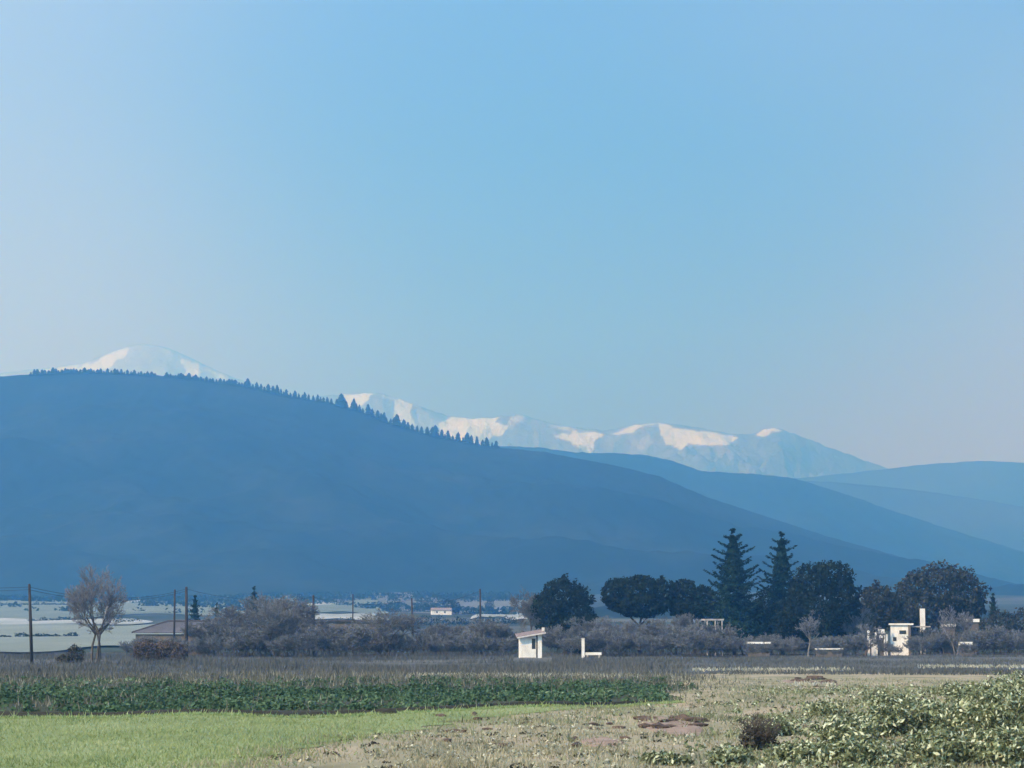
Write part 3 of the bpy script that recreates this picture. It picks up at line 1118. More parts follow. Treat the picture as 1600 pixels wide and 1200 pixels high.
for i, (px, py, rx, ry, Y, mt, lab) in enumerate([
        (1160, 968, 34, 24, 384, 'pine', 'dark evergreen bush filling the foot of the taller conifer'),
        (1205, 955, 26, 34, 392, 'pine', 'dark evergreen bush between the two tall conifers'),
        (1240, 965, 26, 28, 376, 'pine', 'dark evergreen bush between the narrower tall conifer and the round tree'),
        (1318, 962, 26, 22, 380, 'pine', 'dark bush under the right side of the round tree'),
        (906, 985, 22, 24, 372, 'pine', 'dark bush at the right foot of the bushy evergreen behind the shed'),
        (1410, 958, 24, 20, 415, 'oak', 'dark bush between the small dense tree and the dome-shaped tree')]):
    leafy_tree('evergreen_bush', lab, 'bush', gpos(px, Y), 160 + i, [pxb(px, py, rx, ry, Y, px), pxb(px + 8, py + 14, rx * .9, ry, Y, px), pxb(px - 8, py + 12, rx * .9, ry * .8, Y, px)], 4200, .28, mt, 1.0, .12, lump=.35)
# far small conifers on the left
Y = 520
conifer_tree('small_conifer', 'small green cone-shaped conifer right of the thicker pole of the close pair', gpos(304, Y), 71, hgt(935, Y), 2.2, .5, 10, leaf=.2, dens=30, core=1500, corew=.8)
conifer_tree('small_conifer', 'dark pointed evergreen top sticking up above the bare trees', gpos(396, 470), 72, hgt(918, 470), 2.2, 2, 11, leaf=.22, dens=24, core=900, corew=.7)
conifer_tree('small_conifer', 'lone tiny conifer tip above the bare thicket left of centre', gpos(338, 500), 73, hgt(946, 500), 1.2, .5, 8, leaf=.16, dens=30, core=700, corew=.8)

# ---- bare trees
bare_tree('bare_tree', 'large leafless multi-stemmed tree beside the leftmost pole', 'tree', gpos(150, 245), 5, hgt(888, 245), 5.9, stems=3, trunk=.22, levels=6, lean=.14, rmin=.015, r0=.26, bark='bark')
bt = [  # px, top py, width px, Y, seed, label
    (330, 962, 70, 340, 1, 'low bare tree between the close pair of poles and the bare thicket'),
    (372, 948, 80, 350, 2, 'mauve bare tree left of the dark pointed evergreen top'),
    (412, 930, 74, 345, 3, 'taller mauve bare tree under the dark pointed evergreen top'),
    (433, 942, 70, 330, 4, 'bare tree with two dark trunks side by side'),
    (455, 936, 64, 350, 6, 'slender bare tree left of the pole that stands by the pale field'),
    (487, 962, 70, 360, 8, 'bare tree at the foot of the pole by the pale field'),
    (608, 955, 86, 340, 9, 'round-crowned bare tree with one short dark trunk'),
    (560, 975, 60, 370, 10, 'low bare tree left of the round-crowned bare one'),
    (690, 975, 70, 370, 12, 'low bare tree between the round-crowned bare one and the shed'),
    (742, 968, 74, 365, 14, 'bare tree at the foot of the last pole before the shed'),
    (784, 975, 60, 355, 15, 'bare tree immediately left of the white shed'),
    (835, 925, 56, 400, 16, 'leafless tree above the roof of the white shed'),
    (938, 965, 66, 365, 17, 'bare grey tree between the shed and the flat-topped evergreens'),
    (975, 970, 70, 350, 18, 'bare tree in front of the wide flat-topped evergreen'),
    (1020, 968, 76, 355, 19, 'bare tree in front of the right end of the wide flat-topped evergreen'),
    (1060, 960, 60, 370, 20, 'bare tree under the small squeezed evergreen'),
    (1335, 950, 46, 375, 22, 'pale bare tree between the round tree and the small dense tree'),
    (1350, 975, 50, 345, 23, 'low pale bare tree left of the ruined white walls'),
    (1110, 990, 60, 340, 24, 'low bare tree at the foot of the taller conifer'),
    (1190, 995, 60, 345, 25, 'low bare tree between the feet of the two tall conifers'),
    (1494, 950, 44, 385, 28, 'pale leafless tree in front of the right part of the dome-shaped tree'),
    (1262, 955, 30, 350, 26, 'slim bare tree with a pale trunk in front of the round tree'),
]
for px, py, wpx, Y, sd_, lab in bt:
    H = hgt(py, Y)
    bare_tree('bare_tree', lab, 'tree', gpos(px, Y), sd_ * 7 + 1, H, wpx * Y / FPX * 1.15, mat='twig' if sd_ in (22, 23, 26, 28) else 'twig_dark', levels=6 if wpx > 55 else 5, stems=1 if sd_ in (9, 26) else 2, trunk=.24,
              rmin=.024, r0=max(.09, H * .022), bark='pale_bark' if sd_ in (22, 26, 28) else 'bark')

# ---- leafless bushes of the hedge: a few shapes, many copies
protos = []
for k in range(4):
    H = 3.2
    thick, thin = grow(300 + k, H, 3.6, stems=8, trunk=.2, levels=5, lean=.6, r0=.07, split=(2, 3), jit=.5)
    V1, F1 = tubes_np(thick, 4)
    thin = np.array(thin)
    thin[:, 6:8] = np.maximum(thin[:, 6:8], .024)
    V2, F2 = tubes_np(thin, 3)
    protos.append((V1, F1, V2, F2))
pm = []
for k, (V1, F1, V2, F2) in enumerate(protos):
    t = thing('bare_bush', 'mauve leafless bush', 'bush')
    mesh_np('stems', V1, F1, M['bark'], t)
    mesh_np('twigs', V2, F2, M['twig_dark'], t, kind='stuff')
    pm.append(t)
used = [False] * 4


def put_bush(px, Y, sc, lab, grp, k):
    loc = gpos(px, Y)
    rz = rnd.uniform(0, 6.28)
    if not used[k]:
        used[k] = True
        t = pm[k]
        t.location = loc
        t.rotation_euler = (0, 0, rz)
        t.scale = sc
        tag(t, lab, 'bush', grp)
    else:
        copy_tree(pm[k], loc, rz, sc, lab, grp)


sections = [
    (205, 330, 14, 332, .8, 'mauve leafless bush in the thicket below the dark-edged barn roof', 'bushes in front of the barn'),
    (330, 560, 34, 335, 1.2, 'mauve leafless bush in the thicket under the left-hand bare trees', 'bushes under the left-hand bare trees'),
    (560, 810, 36, 350, 1.0, 'grey-mauve leafless bush in the hedge between the round bare tree and the shed', 'bushes of the hedge left of the shed'),
    (865, 1120, 36, 345, 1.25, 'mauve leafless bush in the thicket below the flat-topped evergreens', 'bushes right of the shed'),
    (1120, 1345, 28, 350, .9, 'greyish leafless bush at the feet of the tall conifers and round tree', 'bushes under the tall conifers'),
    (1436, 1640, 26, 375, 1.25, 'grey leafless bush on the rise right of the white cottage', 'bushes right of the white cottage'),
]
for a, b, n, Y, sz, lab, grp in sections:
    for i in range(n):
        s = rnd.uniform(.7, 1.2) * sz
        put_bush(a + (b - a) * (i + rnd.random()) / n, Y + rnd.uniform(-12, 45), (s * 1.2, s * 1.2, s), lab, grp, rnd.randrange(4))

for px, Y, sz, lab in ((1108, 350, 1.7, 'leafless bush in front of the pale open-sided shelter'), (1126, 352, 1.5, 'leafless bush at the right post of the pale open-sided shelter'),
                       (1177, 330, .66, 'left one of two low leafless bushes before the pale slab between the tall conifers'), (1196, 329, .64, 'right one of two low leafless bushes before the pale slab between the tall conifers'),
                       (1284, 328, .42, 'left one of two low leafless bushes before the long thin slab'), (1308, 327, .42, 'right one of two low leafless bushes before the long thin slab'),
                       (1510, 338, .68, 'low leafless bush before the short bright slab at far right'),
                       (1400, 356, .55, 'leafless bush in front of the foot of the white cottage'), (1384, 362, .7, 'leafless bush overlapping the left corner of the white cottage'), (1432, 366, .95, 'leafless bush right of the white cottage wall'), (1441, 404, 1.35, 'leafless bush hiding the foot of the upright white pillar'), (1448, 372, 1.1, 'leafless bush under the flat pale canopy')):
    put_bush(px, Y, (sz * 1.1, sz * 1.1, sz), lab, None, rnd.randrange(4))

# hedgerows, houses and single trees out on the plain
def hedgerow(pa, pb, Y, h, lab, seed):
    g = np.random.default_rng(seed)
    a, b = gpos(pa, Y), gpos(pb, Y * 1.03)
    L_ = b[0] - a[0]
    t = thing('hedgerow', lab, 'hedge', a)
    n_ = int(abs(L_) / 2.2) + 2
    bl = []
    for k in range(n_):
        q = k / (n_ - 1)
        zz = float(terr(a[0] + L_ * q, Y + (b[1] - a[1]) * q)) - a[2]
        hh_ = h * (.55 + .7 * g.random()) if g.random() > .15 else h * .3
        bl.append((L_ * q, (b[1] - a[1]) * q, zz + hh_ * .45, 1.9, 1.4, hh_ * .6))
    P, N = crown_points(bl, n_ * 130, g, .3)
    V, F = leaf_quads(P, N, .34, g)
    mesh_np('foliage', V, F, M['pine'], t, kind='stuff')


for pa, pb, Y, h, lab in ((48, 122, 1050, 1.7, 'thin dark hedge line on the pale fields right of the leftmost pole'),
                          (-60, 112, 640, 1.2, 'low dark hedge line crossing behind the foot of the leftmost pole'),
                          (186, 214, 1000, 2.2, 'short dark hedge left of the barn roof'),
                          (205, 232, 1750, 3.5, 'far short hedge on the pale strip between the large leafless tree and the poles'),
                          (-60, 180, 1500, 2.0, 'far hedge line across the meadow at the left edge'),
                          (452, 478, 1300, 3.5, 'dark hedge clump on the fields left of the pole by the pale strip'),
                          (448, 800, 900, 3.0, 'long dark hedgerow running along the near side of the pale strip'),
                          (590, 700, 1500, 3.0, 'hedge line on the fields between the thin pole and the shed'),
                          (690, 830, 1900, 4.0, 'far hedge line left of the bushy evergreen')):
    hedgerow(pa, pb, Y, h, lab, int(Y))
for px, Y, h, lab in ((700, 1300, 9, 'tiny dark tree beside the far pale farmhouse'), (712, 1250, 7, 'second tiny dark tree right of the far pale farmhouse'),
                      (468, 1350, 10, 'tiny dark tree on the fields beyond the bare thicket'), (765, 1500, 9, 'tiny dark tree just right of the last pole')):
    leafy_tree('small_tree', lab, 'tree', gpos(px, Y), px, [(0, 0, h * .6, h * .32, h * .3, h * .4)], 700, .4, 'pine', h * .3, .2, lump=.3)
for px, Y, ww, lab in ((690, 1280, 11, 'far tiny pale farmhouse beside two tiny dark trees'), (310, 620, 5, 'small white hut between the close pair of poles and the bare thicket')):
    t = thing('farmhouse', lab, 'house', gpos(px, Y), R(8))
    MB().box(-ww / 2, ww / 2, 0, 5, -1, 2.6).build('wall', M['white_wall'], t)
    MB().hexa([(-ww / 2 - .3, -.4, 2.602), (ww / 2 + .3, -.4, 2.602), (ww / 2 + .3, 5.4, 2.602), (-ww / 2 - .3, 5.4, 2.602), (-ww / 2 - .3, 2.4, 4), (ww / 2 + .3, 2.4, 4), (ww / 2 + .3, 2.6, 4), (-ww / 2 - .3, 2.6, 4)]).build('roof', M['tile'], t)
    for q in (-.28, .12):
        MB().box(q * ww, q * ww + .9, -.05, -.003, 1, 2.1).build('window', M['dark'], t)

n_ = 2600
yy_ = 1250 + 950 * rng.random(n_) ** .7
xx_ = (rng.uniform(-200, 860, n_) - 800) / FPX * yy_
k_ = nz2_(xx_, yy_, 1 / 95) > .22 - .5 * sstep(1500, 2100, yy_)
xx_, yy_ = xx_[k_], yy_[k_]
P_, N_ = [], []
for a_, b_ in zip(xx_, yy_):
    D_ = rng.normal(0, 1, (16, 3))
    D_ /= np.linalg.norm(D_, axis=1, keepdims=True)
    h_ = rng.uniform(1.5, 4.5)
    P_.append(D_ * np.array([h_ * 1.3, h_, h_ * .5]) + np.array([a_, b_, float(terr(a_, b_)) + h_ * .4]))
    N_.append(D_)
V_, F_ = leaf_quads(np.concatenate(P_), np.concatenate(N_), 1.3, rng)
tag(mesh_np('far_scrub', V_, F_, M['pine'], kind='stuff'), 'far dark scrub and copses where the plain meets the wooded hill', 'scrub')

# ---- two brown clipped bushes on the left
for px, rx, lab in ((232, 22, 'left one of the two brown blocky bushes in front of the barn'), (268, 24, 'right one of the two brown blocky bushes in front of the barn')):
    Y = 262
    M.setdefault('brown_leaf', leaf_mat('brown hedge leaves', [(0.0, (.06, .05, .05)), (1.0, (.14, .115, .10))], .1))
    leafy_tree('hedge_bush', lab, 'bush', gpos(px, Y), 80 + px, [pxb(px, 1020, rx, 16, Y, px), pxb(px - 6, 1014, rx * .7, 13, Y, px)], 2600, .12, 'brown_leaf', .8, .06, lump=.2)
for px, py, lab in ((118, 1016, 'small dark mound-shaped bush left of the large leafless tree'), (100, 1030, 'lowest dark bush between the leftmost pole and the large leafless tree')):
    Y = 250
    leafy_tree('small_bush', lab, 'bush', gpos(px, Y), 90 + px, [pxb(px, py + 8, 12, 14, Y, px)], 900, .12, 'dark_leaf', .4, .04, lump=.3)


# ---- utility poles and cables
def pole(px, topy, Y, lab, cross, basepx=None, r=.14):
    H = hgt(topy, Y)
    loc = gpos(basepx or px, Y)
    t = thing('utility_pole', lab, 'pole', loc)
    dx = ((px - (basepx or px)) * Y / FPX)
    MB().tube([(0, 0, -.4), (dx * .5, 0, H * .5), (dx, 0, H)], [r * 1.15, r, r * .8], 10).build('post', M['pole'], t, smooth=True)
    att = []
    if cross:
        MB().box(dx - .55, dx + .55, -.06, .06, H - .75, H - .63).build('crossarm', M['pole'], t)
        for s in (-.48, .48):
            MB().tube([(dx + s, 0, H - .63), (dx + s, 0, H - .45)], [.05, .035], 6).build('insulator', M['grey_roof'], t)
            att.append(Vector((loc[0] + dx + s, loc[1], loc[2] + H - .45)))
    for z in (.35, .62):
        MB().tube([(dx, -.16, H - z), (dx, -.16, H - z + .14)], [.05, .03], 6).build('insulator', M['grey_roof'], t)
    MB().tube([(dx, -.02, H), (dx, -.02, H + .12)], [r * .9, r * .4], 8).build('cap', M['grey_roof'], t)
    return [Vector((loc[0] + dx, loc[1] - .16, loc[2] + H - .21)), Vector((loc[0] + dx, loc[1] - .16, loc[2] + H - .48))]


P1 = pole(44, 914, 232, 'leftmost and nearest dark wooden pole, leaning slightly left', False, 51, .155)
P2 = pole(272, 922, 345, 'thinner left one of the close pair of poles behind the barn roof', False, r=.15)
P3 = pole(290, 918, 325, 'thicker right one of the close pair of poles behind the barn roof', False, 292, r=.21)
P4 = pole(489, 931, 365, 'dark pole standing against the right part of the pale field', False, 491, r=.2)
P5 = pole(551, 929, 430, 'thin pole between the pale field and the round bare tree', False, r=.13)
P6 = pole(643, 935, 400, 'pole just right of the round-crowned bare tree', False, 646, r=.17)
P7 = pole(750, 921, 380, 'pole standing nearest the white shed on its left', False, 752, r=.15)


def cable(a, b, sag, lab):
    pts = [a.lerp(b, i / 16) - Vector((0, 0, sag * 4 * (i / 16) * (1 - i / 16))) for i in range(17)]
    o = MB().tube(pts, [.022] * 17, 4).build('power_cable', M['wire'])
    tag(o, lab, 'cable')


L0 = Vector((-105, 205, 8.0))
cable(P1[0], L0, .8, 'upper cable running left from the leftmost pole')
cable(P1[1], L0 - Vector((0, 0, .5)), .8, 'lower cable running left from the leftmost pole')
cable(P1[0], P3[0], 1.2, 'upper cable from the leftmost pole to the close pair of poles')
cable(P1[1], P3[1], 1.2, 'lower cable from the leftmost pole to the close pair of poles')
cable(P3[0], P4[0], 1.0, 'cable from the close pair of poles to the pole by the pale field')
cable(P4[0], P6[0], 1.0, 'cable from the pole by the pale field past the round bare tree')
cable(P6[0], P7[0], 1.0, 'cable between the two poles left of the white shed')


# ------------------------------------------------------------------ buildings
def corrug_roof(name, mat, parent, p00, p10, p11, p01, n=24, amp=.04, th=.08):
    """sheet or tile roof between four corners (eave left, eave right, top right, top left) with ribs running up the slope"""
    p00, p10, p11, p01 = [Vector(p) for p in (p00, p10, p11, p01)]
    nrm = (p10 - p00).cross(p01 - p00).normalized()
    V, F = [], []
    m = n * 2
    for (row, base) in ((0, (p00, p10)), (1, (p01, p11))):
        for s in (0, 1):
            for i in range(m + 1):
                p = base[0].lerp(base[1], i / m)
                V.append(tuple(p + nrm * ((amp if i % 2 else 0) - (th if s else 0))))
    k = m + 1
    for i in range(m):
        F.append((i, i + 1, 2 * k + i + 1, 2 * k + i))
        F.append((k + i + 1, k + i, 3 * k + i, 3 * k + i + 1))
        F.append((i + 1, i, k + i, k + i + 1))
        F.append((2 * k + i, 2 * k + i + 1, 3 * k + i + 1, 3 * k + i))
    F.append((0, 2 * k, 3 * k, k))
    F.append((m, k + m, 3 * k + m, 2 * k + m))
    me = bpy.data.meshes.new(name)
    me.from_pydata(V, [], F)
    me.materials.append(mat)
    o = bpy.data.objects.new(name, me)
    COL.objects.link(o)
    o.parent = parent
    return o


# white shed with a tiled roof
Y = 322
S_ = Y / FPX
t = thing('white_shed', 'small white shed with a slanting mauve tile roof and a dark window', 'shed', gpos(831, Y), R(4))
z1 = hgt(996, Y)
z2 = hgt(990, Y)
x0, x1 = -18 * S_, 13 * S_
xw0, xw1 = 0.0, .62
wz0, wz1 = 1.25, z1 - .15
wl = MB()
wl.box(x0, xw0, 0, .2, -.2, z1)
wl.box(xw1, x1 - .62, 0, .2, -.2, z1 + .1)
wl.box(xw0, xw1, 0, .2, -.2, wz0)
wl.box(xw0, xw1, 0, .2, wz1, z1 + .05)
wl.hexa([(x0, .2, -.2), (x1, .2, -.2), (x1, 3.0, -.2), (x0, 3.0, -.2), (x0, .2, z1), (x1, .2, z2), (x1, 3.0, z2 + .45), (x0, 3.0, z1 + .3)])
wl.build('wall', M['white_wall'], t)
f = MB().box(xw0 + .01, xw1 - .01, .06, .1, wz0 + .01, wz0 + .07).box(xw0 + .01, xw1 - .01, .06, .1, wz1 - .07, wz1 - .01).box(xw0 + .01, xw0 + .06, .06, .1, wz0 + .07, wz1 - .07).box(xw1 - .06, xw1 - .01, .06, .1, wz0 + .07, wz1 - .07).build('window', M['dark'], t)
MB().box(xw0 + .06, xw1 - .06, .12, .14, wz0 + .07, wz1 - .07).build('pane', M['glass'], f)
MB().box(x1 - .6, x1 - .36, .1, .19, 0.05, z2 - .1).build('door', M['dark'], t)
MB().box(x1 - .34, x1 + .22, -.12, .19, -.2, z2 - .02).build('pillar', M['white_wall'], t)
MB().box(x0 - .03, x1 - .66, -.1, 0, -.2, .12).build('plinth', M['stone'], t)
corrug_roof('roof', M['tile'], t, (x0 - .5, -.55, z1 - .02), (x1 + .6, -.55, z2 + .14), (x1 + .6, 3.3, z2 + .62), (x0 - .5, 3.3, z1 + .5), 16, .05)
MB().hexa([(x0 - .5, -.64, z1 - .16), (x1 + .75, -.64, z2 + .0), (x1 + .75, -.56, z2 + .0), (x0 - .5, -.56, z1 - .16),
           (x0 - .5, -.64, z1 + .02), (x1 + .75, -.64, z2 + .2), (x1 + .75, -.56, z2 + .2), (x0 - .5, -.56, z1 + .02)]).build('eave', M['pale_tile'], t)
MB().box(x1 + .35, x1 + .7, 1.2, 1.6, z2 + .2, z2 + .85).build('chimney', M['white_wall'], t)

# white gate post and low slab right of the shed
Y = 318
s_ = Y / FPX
tag(MB().box(-.2, .2, -.2, .2, -.1, hgt(998, Y)).box(-.24, .24, -.24, .24, hgt(998, Y) + .002, hgt(998, Y) + .07).build('gate_post', M['white_wall']), 'upright white square post standing right of the shed', 'post').location = gpos(911, Y)
wt = thing('water_trough', 'low white trough lying right beside the upright white post', 'trough', gpos(927, Y))
MB().box(-1.1, 1.1, -.25, .25, .45, .55).box(-1.1, 1.1, -.25, -.2, .55, .82).box(-1.1, 1.1, .2, .25, .55, .82).box(-1.1, -1.05, -.2, .2, .55, .82).box(1.05, 1.1, -.2, .2, .55, .82).build('basin', M['white_wall'], wt)
for q in (-.8, .8):
    MB().box(q - .12, q + .12, -.22, .22, -.1, .45).build('leg', M['stone'], wt)

# barn with the dark-edged roof
Y = 365
s_ = Y / FPX
bx = gpos(265, Y)
t = thing('barn', 'long low barn with mauve roof and dark verge, behind the brown bushes', 'barn', bx, R(-6))
zl, zr = hgt(986, Y), hgt(971, Y)
xl, xm, xr = -58 * s_, -10 * s_, 62 * s_
MB().hexa([(xl + .4, 0, -.2), (xr - .4, 0, -.2), (xr - .4, 6, -.2), (xl + .4, 6, -.2), (xl + .4, 0, zl - .5), (xr - .4, 0, zl - .5), (xr - .4, 6, zl - .5), (xl + .4, 6, zl - .5)]).build('wall', M['brown_wall'], t)
corrug_roof('roof', M['barn_roof'], t, (xl, -.5, zl - .25), (xr, -.5, zl - .25), (xr, 3.0, zr), (xm, 3.0, zr), 34, .05)
corrug_roof('roof', M['barn_roof'], t, (xr, 6.5, zl - .25), (xl, 6.5, zl - .25), (xm, 3.0, zr + .0), (xr, 3.0, zr + .0), 34, .05)
MB().tube([(xl - .1, -.5, zl - .2), (xm - .05, 3.0, zr + .1)], [.14, .14], 5).build('verge_board', M['grey_roof'], t)
MB().tube([(xm - .05, 3.0, zr + .1), (xr, 3.0, zr + .1)], [.14, .12], 5).build('ridge_cap', M['grey_roof'], t)
for q in (-3.2, 0.8, 3.6):
    MB().box(q, q + 1.0, -.06, -.005, .9, 1.9).build('window', M['dark'], t)

# dark-roofed long shed behind the hedge (pale field beyond)
Y = 470
s_ = Y / FPX
t = thing('long_shed', 'long low shed with dark flat roofline in front of the pale field', 'shed', gpos(520, Y), R(2))
zt = hgt(971, Y)
MB().box(-70 * s_, 72 * s_, 0, 5, -.3, zt - .35).build('wall', M['brown_wall'], t)
MB().box(-73 * s_, 75 * s_, -.4, 5.4, zt - .348, zt).build('roof', M['grey_roof'], t)
for q in (-6.5, -2, 2.4, 6.8):
    MB().box(q, q + 1.4, -.05, -.003, .8, 2.0).build('window', M['dark'], t)

# white cottage at the right with flat slab and pergola
Y = 405
s_ = Y / FPX
s_ = (Y - 30) / FPX
cl = gpos(1406, Y - 30)
t = thing('white_cottage', 'bright white cottage with two small dark windows and flat slab roof', 'house', cl, R(-8))
Y = Y - 30
zt = hgt(975, Y)
x0, x1 = -14 * s_, 14 * s_
MB().box(x0, x1, 0, 3.4, -.2, zt - .16).build('wall', M['white_wall'], t)
MB().box(x0 - .25, x1 + .75, -.3, 3.7, zt - .158, zt + .1).build('roof', M['white_wall'], t)
for (wx, wz, ww, wh) in ((.0, hgt(990, Y), .95, .45), (-1.05, hgt(1001, Y), .45, .5)):
    f = MB().box(wx - .06, wx + ww + .06, -.05, -.003, wz - .06, wz).box(wx - .06, wx + ww + .06, -.05, -.003, wz + wh, wz + wh + .06).box(wx - .06, wx, -.05, -.003, wz, wz + wh).box(wx + ww, wx + ww + .06, -.05, -.003, wz, wz + wh).build('window', M['dark'], t)
    MB().box(wx + .004, wx + ww - .004, -.03, -.004, wz + .004, wz + wh - .004).build('pane', M['glass'], f)
MB().box(x1 - .1, x1 + .3, -.25, .1, -.2, zt - .162).build('pillar', M['brown_wall'], t)
t = thing('canopy', 'flat pale canopy on thin posts joined to the right side of the white cottage', 'canopy', gpos(1440, Y + 1))
zt = hgt(978, Y)
MB().box(-15 * s_, 14 * s_, -.2, 2.5, zt - .22, zt - .02).build('roof', M['stone'], t)
for q in (-1.4, 0.1, 1.4):
    MB().box(q - .06, q + .06, -.1, .02, -.2, zt - .222).build('post', M['pole'], t)
# ruined walls on the left of the cottage
Y = 405
t = thing('ruined_wall', 'row of broken white walls and posts left of the white cottage', 'ruin', gpos(1372, Y - 38))
for (a, b, top, bot) in ((-16, -12.5, 985, 1030), (-10, -4, 996, 1030), (-4.2, -1, 988, 1030), (1, 10, 983, 990), (2, 7, 992, 1000), (9, 11, 988, 1030), (12.5, 14.5, 991, 1030), (-12, -10, 990, 1002)):
    zb = max(hgt(bot, Y - 38), -.2)
    MB().box(a * s_, b * s_, 0, .4 + .013 * (a % 3), zb, hgt(top, Y - 38)).build('wall_piece', M['white_wall'], t)
MB().box(-17 * s_, 15 * s_, .42, 2.6, -.2, hgt(996, Y)).build('back_wall', M['brown_wall'], t)
# white chimney-like post behind
tag(MB().box(-.42, .42, -.3, .3, -.2, hgt(951, 412)).build('white_pillar', M['white_wall']), 'upright white pillar standing out against the dome-shaped tree', 'pillar').location = gpos(1442, 412)
# rubble and slabs on the right
for (px, py, wpx, hpx, Y, lab, nm) in [
        (1520, 967, 22, 5, 400, 'thin pale slab roof under the right edge of the dome-shaped tree', 'slab'),
        (1484, 975, 20, 4, 398, 'lower thin pale slab left of the rubble heap', 'slab'),
        (1186, 1003, 36, 3, 338, 'low pale slab roof between the feet of the two tall conifers', 'slab'),
        (1296, 1013, 42, 2, 335, 'long thin pale slab below the round tree', 'slab'),
        (1510, 1003, 19, 5, 345, 'short bright white slab in front of the bushes at far right', 'slab')]:
    o = thing('flat_slab', lab, 'slab', gpos(px, Y))
    z = hgt(py, Y)
    q = wpx / 2 * Y / FPX
    MB().box(-q, q, 0, 1.4, z - hpx * Y / FPX, z).build('top', M['white_wall'], o)
    MB().box(-q * .9, q * .9, .25, 1.3, -.2, z - hpx * Y / FPX - .002).build('wall', M['brown_wall'], o)


def rock(r, s):
    """an irregular stone"""
    import bmesh
    bm = bmesh.new()
    bmesh.ops.create_icosphere(bm, subdivisions=1, radius=1)
    for v in bm.verts:
        v.co *= 1 + r.uniform(-.28, .22)
        v.co.x *= s[0]
        v.co.y *= s[1]
        v.co.z *= s[2]
    me = bpy.data.meshes.new('stone')
    bm.to_mesh(me)
    bm.free()
    return me


# small white sheds below the conifers, left
Y = 365
t = thing('carport', 'small pale open-sided shelter at the left foot of the taller conifer', 'shelter', gpos(1118, Y), R(10))
z = hgt(967, Y)
MB().box(-1.7, 1.4, 0, 2.2, z - .25, z).build('roof', M['stone'], t)
for q in (-1.3, .0, 1.1):
    MB().box(q - .09, q + .09, .05, .2, -.2, z - .252).build('post', M['stone'], t)



# ------------------------------------------------------------------ ground cover
def blades(name, X, Yg, Z, h, wdt, mat, g, lean=.35, quad=False):
    n = len(X)
    a = g.uniform(0, 2 * math.pi, n)
    dx, dy = np.cos(a) * wdt / 2, np.sin(a) * wdt / 2
    lx, ly = g.normal(0, lean, n) * h, g.normal(0, lean, n) * h
    base = np.stack([X, Yg, Z], -1)
    V = np.stack([base + np.stack([-dx, -dy, 0 * dx - .01], -1), base + np.stack([dx, dy, 0 * dx - .01], -1), base + np.stack([lx, ly, h], -1)], 1)
    F = np.arange(3 * n).reshape(n, 3)
    return mesh_np(name, V.reshape(-1, 3), F, mat, kind='stuff')


def scatter(n, y0, y1, spread=.30, p=1.0):
    """points on the ground, thinning out with distance"""
    u = rng.random(n)
    if p == 1.0:
        y = y0 * (y1 / y0) ** u
    else:
        y = y0 + (y1 - y0) * u
    x = (rng.random(n) * 2 - 1) * spread * y
    return x, y


def nz2(x, y, s, seed=0):
    return np.array([mn.noise(Vector((a * s, b * s, seed))) for a, b in zip(x, y)])


SPX = .30
# green field
x, y = scatter(150000, 40, 97)
k = (y < edge_y(x) - .05) & (x < border_x(y) + .8 * wob(x, y) + rng.normal(0, .9, len(x)) + 1.2 * nz2(x, y, .6, 21))
x, y = x[k], y[k]
tag(blades('grass', x, y, terr(x, y), rng.uniform(.04, .13, len(x)), rng.uniform(.02, .05, len(x)), M['grass_green'], rng, .6), 'short bright green grass of the field', 'grass')
# pale grass lip along the edge of the green field
x = np.repeat(rng.uniform(-30, crop_xr(98), 2600), 5) + rng.normal(0, .12, 13000)
y = edge_y(x) - rng.uniform(.0, .5, len(x))
k = nz2(x, y, .35, 2) > -.6
x, y = x[k], y[k]
tag(blades('edge_grass', x, y, terr(x, y), rng.uniform(.05, .15, len(x)) * (1 + 1.2 * (rng.random(len(x)) > .96)), rng.uniform(.03, .06, len(x)), leaf_mat('edge grass', [(0, (.22, .34, .12)), (1, (.5, .56, .3))], .35), rng, .5), 'longer pale grass along the edge of the green field', 'grass')
# dry verge grass
x, y = scatter(190000, 38, 150)
k = ((x > border_x(y) - .6 - .9 * wob(x, y) + rng.normal(0, .8, len(x)) + 1.5 * nz2(x, y, .5, 22)) & (y < edge_y(x) + 0 * x)) | (x > crop_xr(y) - .4)
x, y = x[k], y[k]
nn = nz2(x, y, .45, 5) + .5 * nz2(x, y, 1.7, 6)
k = rng.random(len(x)) < .52 + nn * 1.1
x, y, nn = x[k], y[k], nn[k]
ol = (nz2(x, y, .12, 9) + (x / y) * 2.2) > rng.normal(.28, .2, len(x))
hh = (.04 + .11 * rng.random(len(x)) ** 2) * (1 + nn.clip(-.5, 1))
a = ~ol
tag(blades('dry_grass', x[a], y[a], terr(x[a], y[a]), hh[a], rng.uniform(.02, .05, a.sum()), M['grass_dry'], rng, .5), 'dry straw-coloured grass of the verge', 'grass')
tag(blades('olive_grass', x[ol], y[ol], terr(x[ol], y[ol]), hh[ol] * 1.5, rng.uniform(.025, .06, ol.sum()), M['grass_olive'], rng, .5), 'olive and straw grass on the right', 'grass')


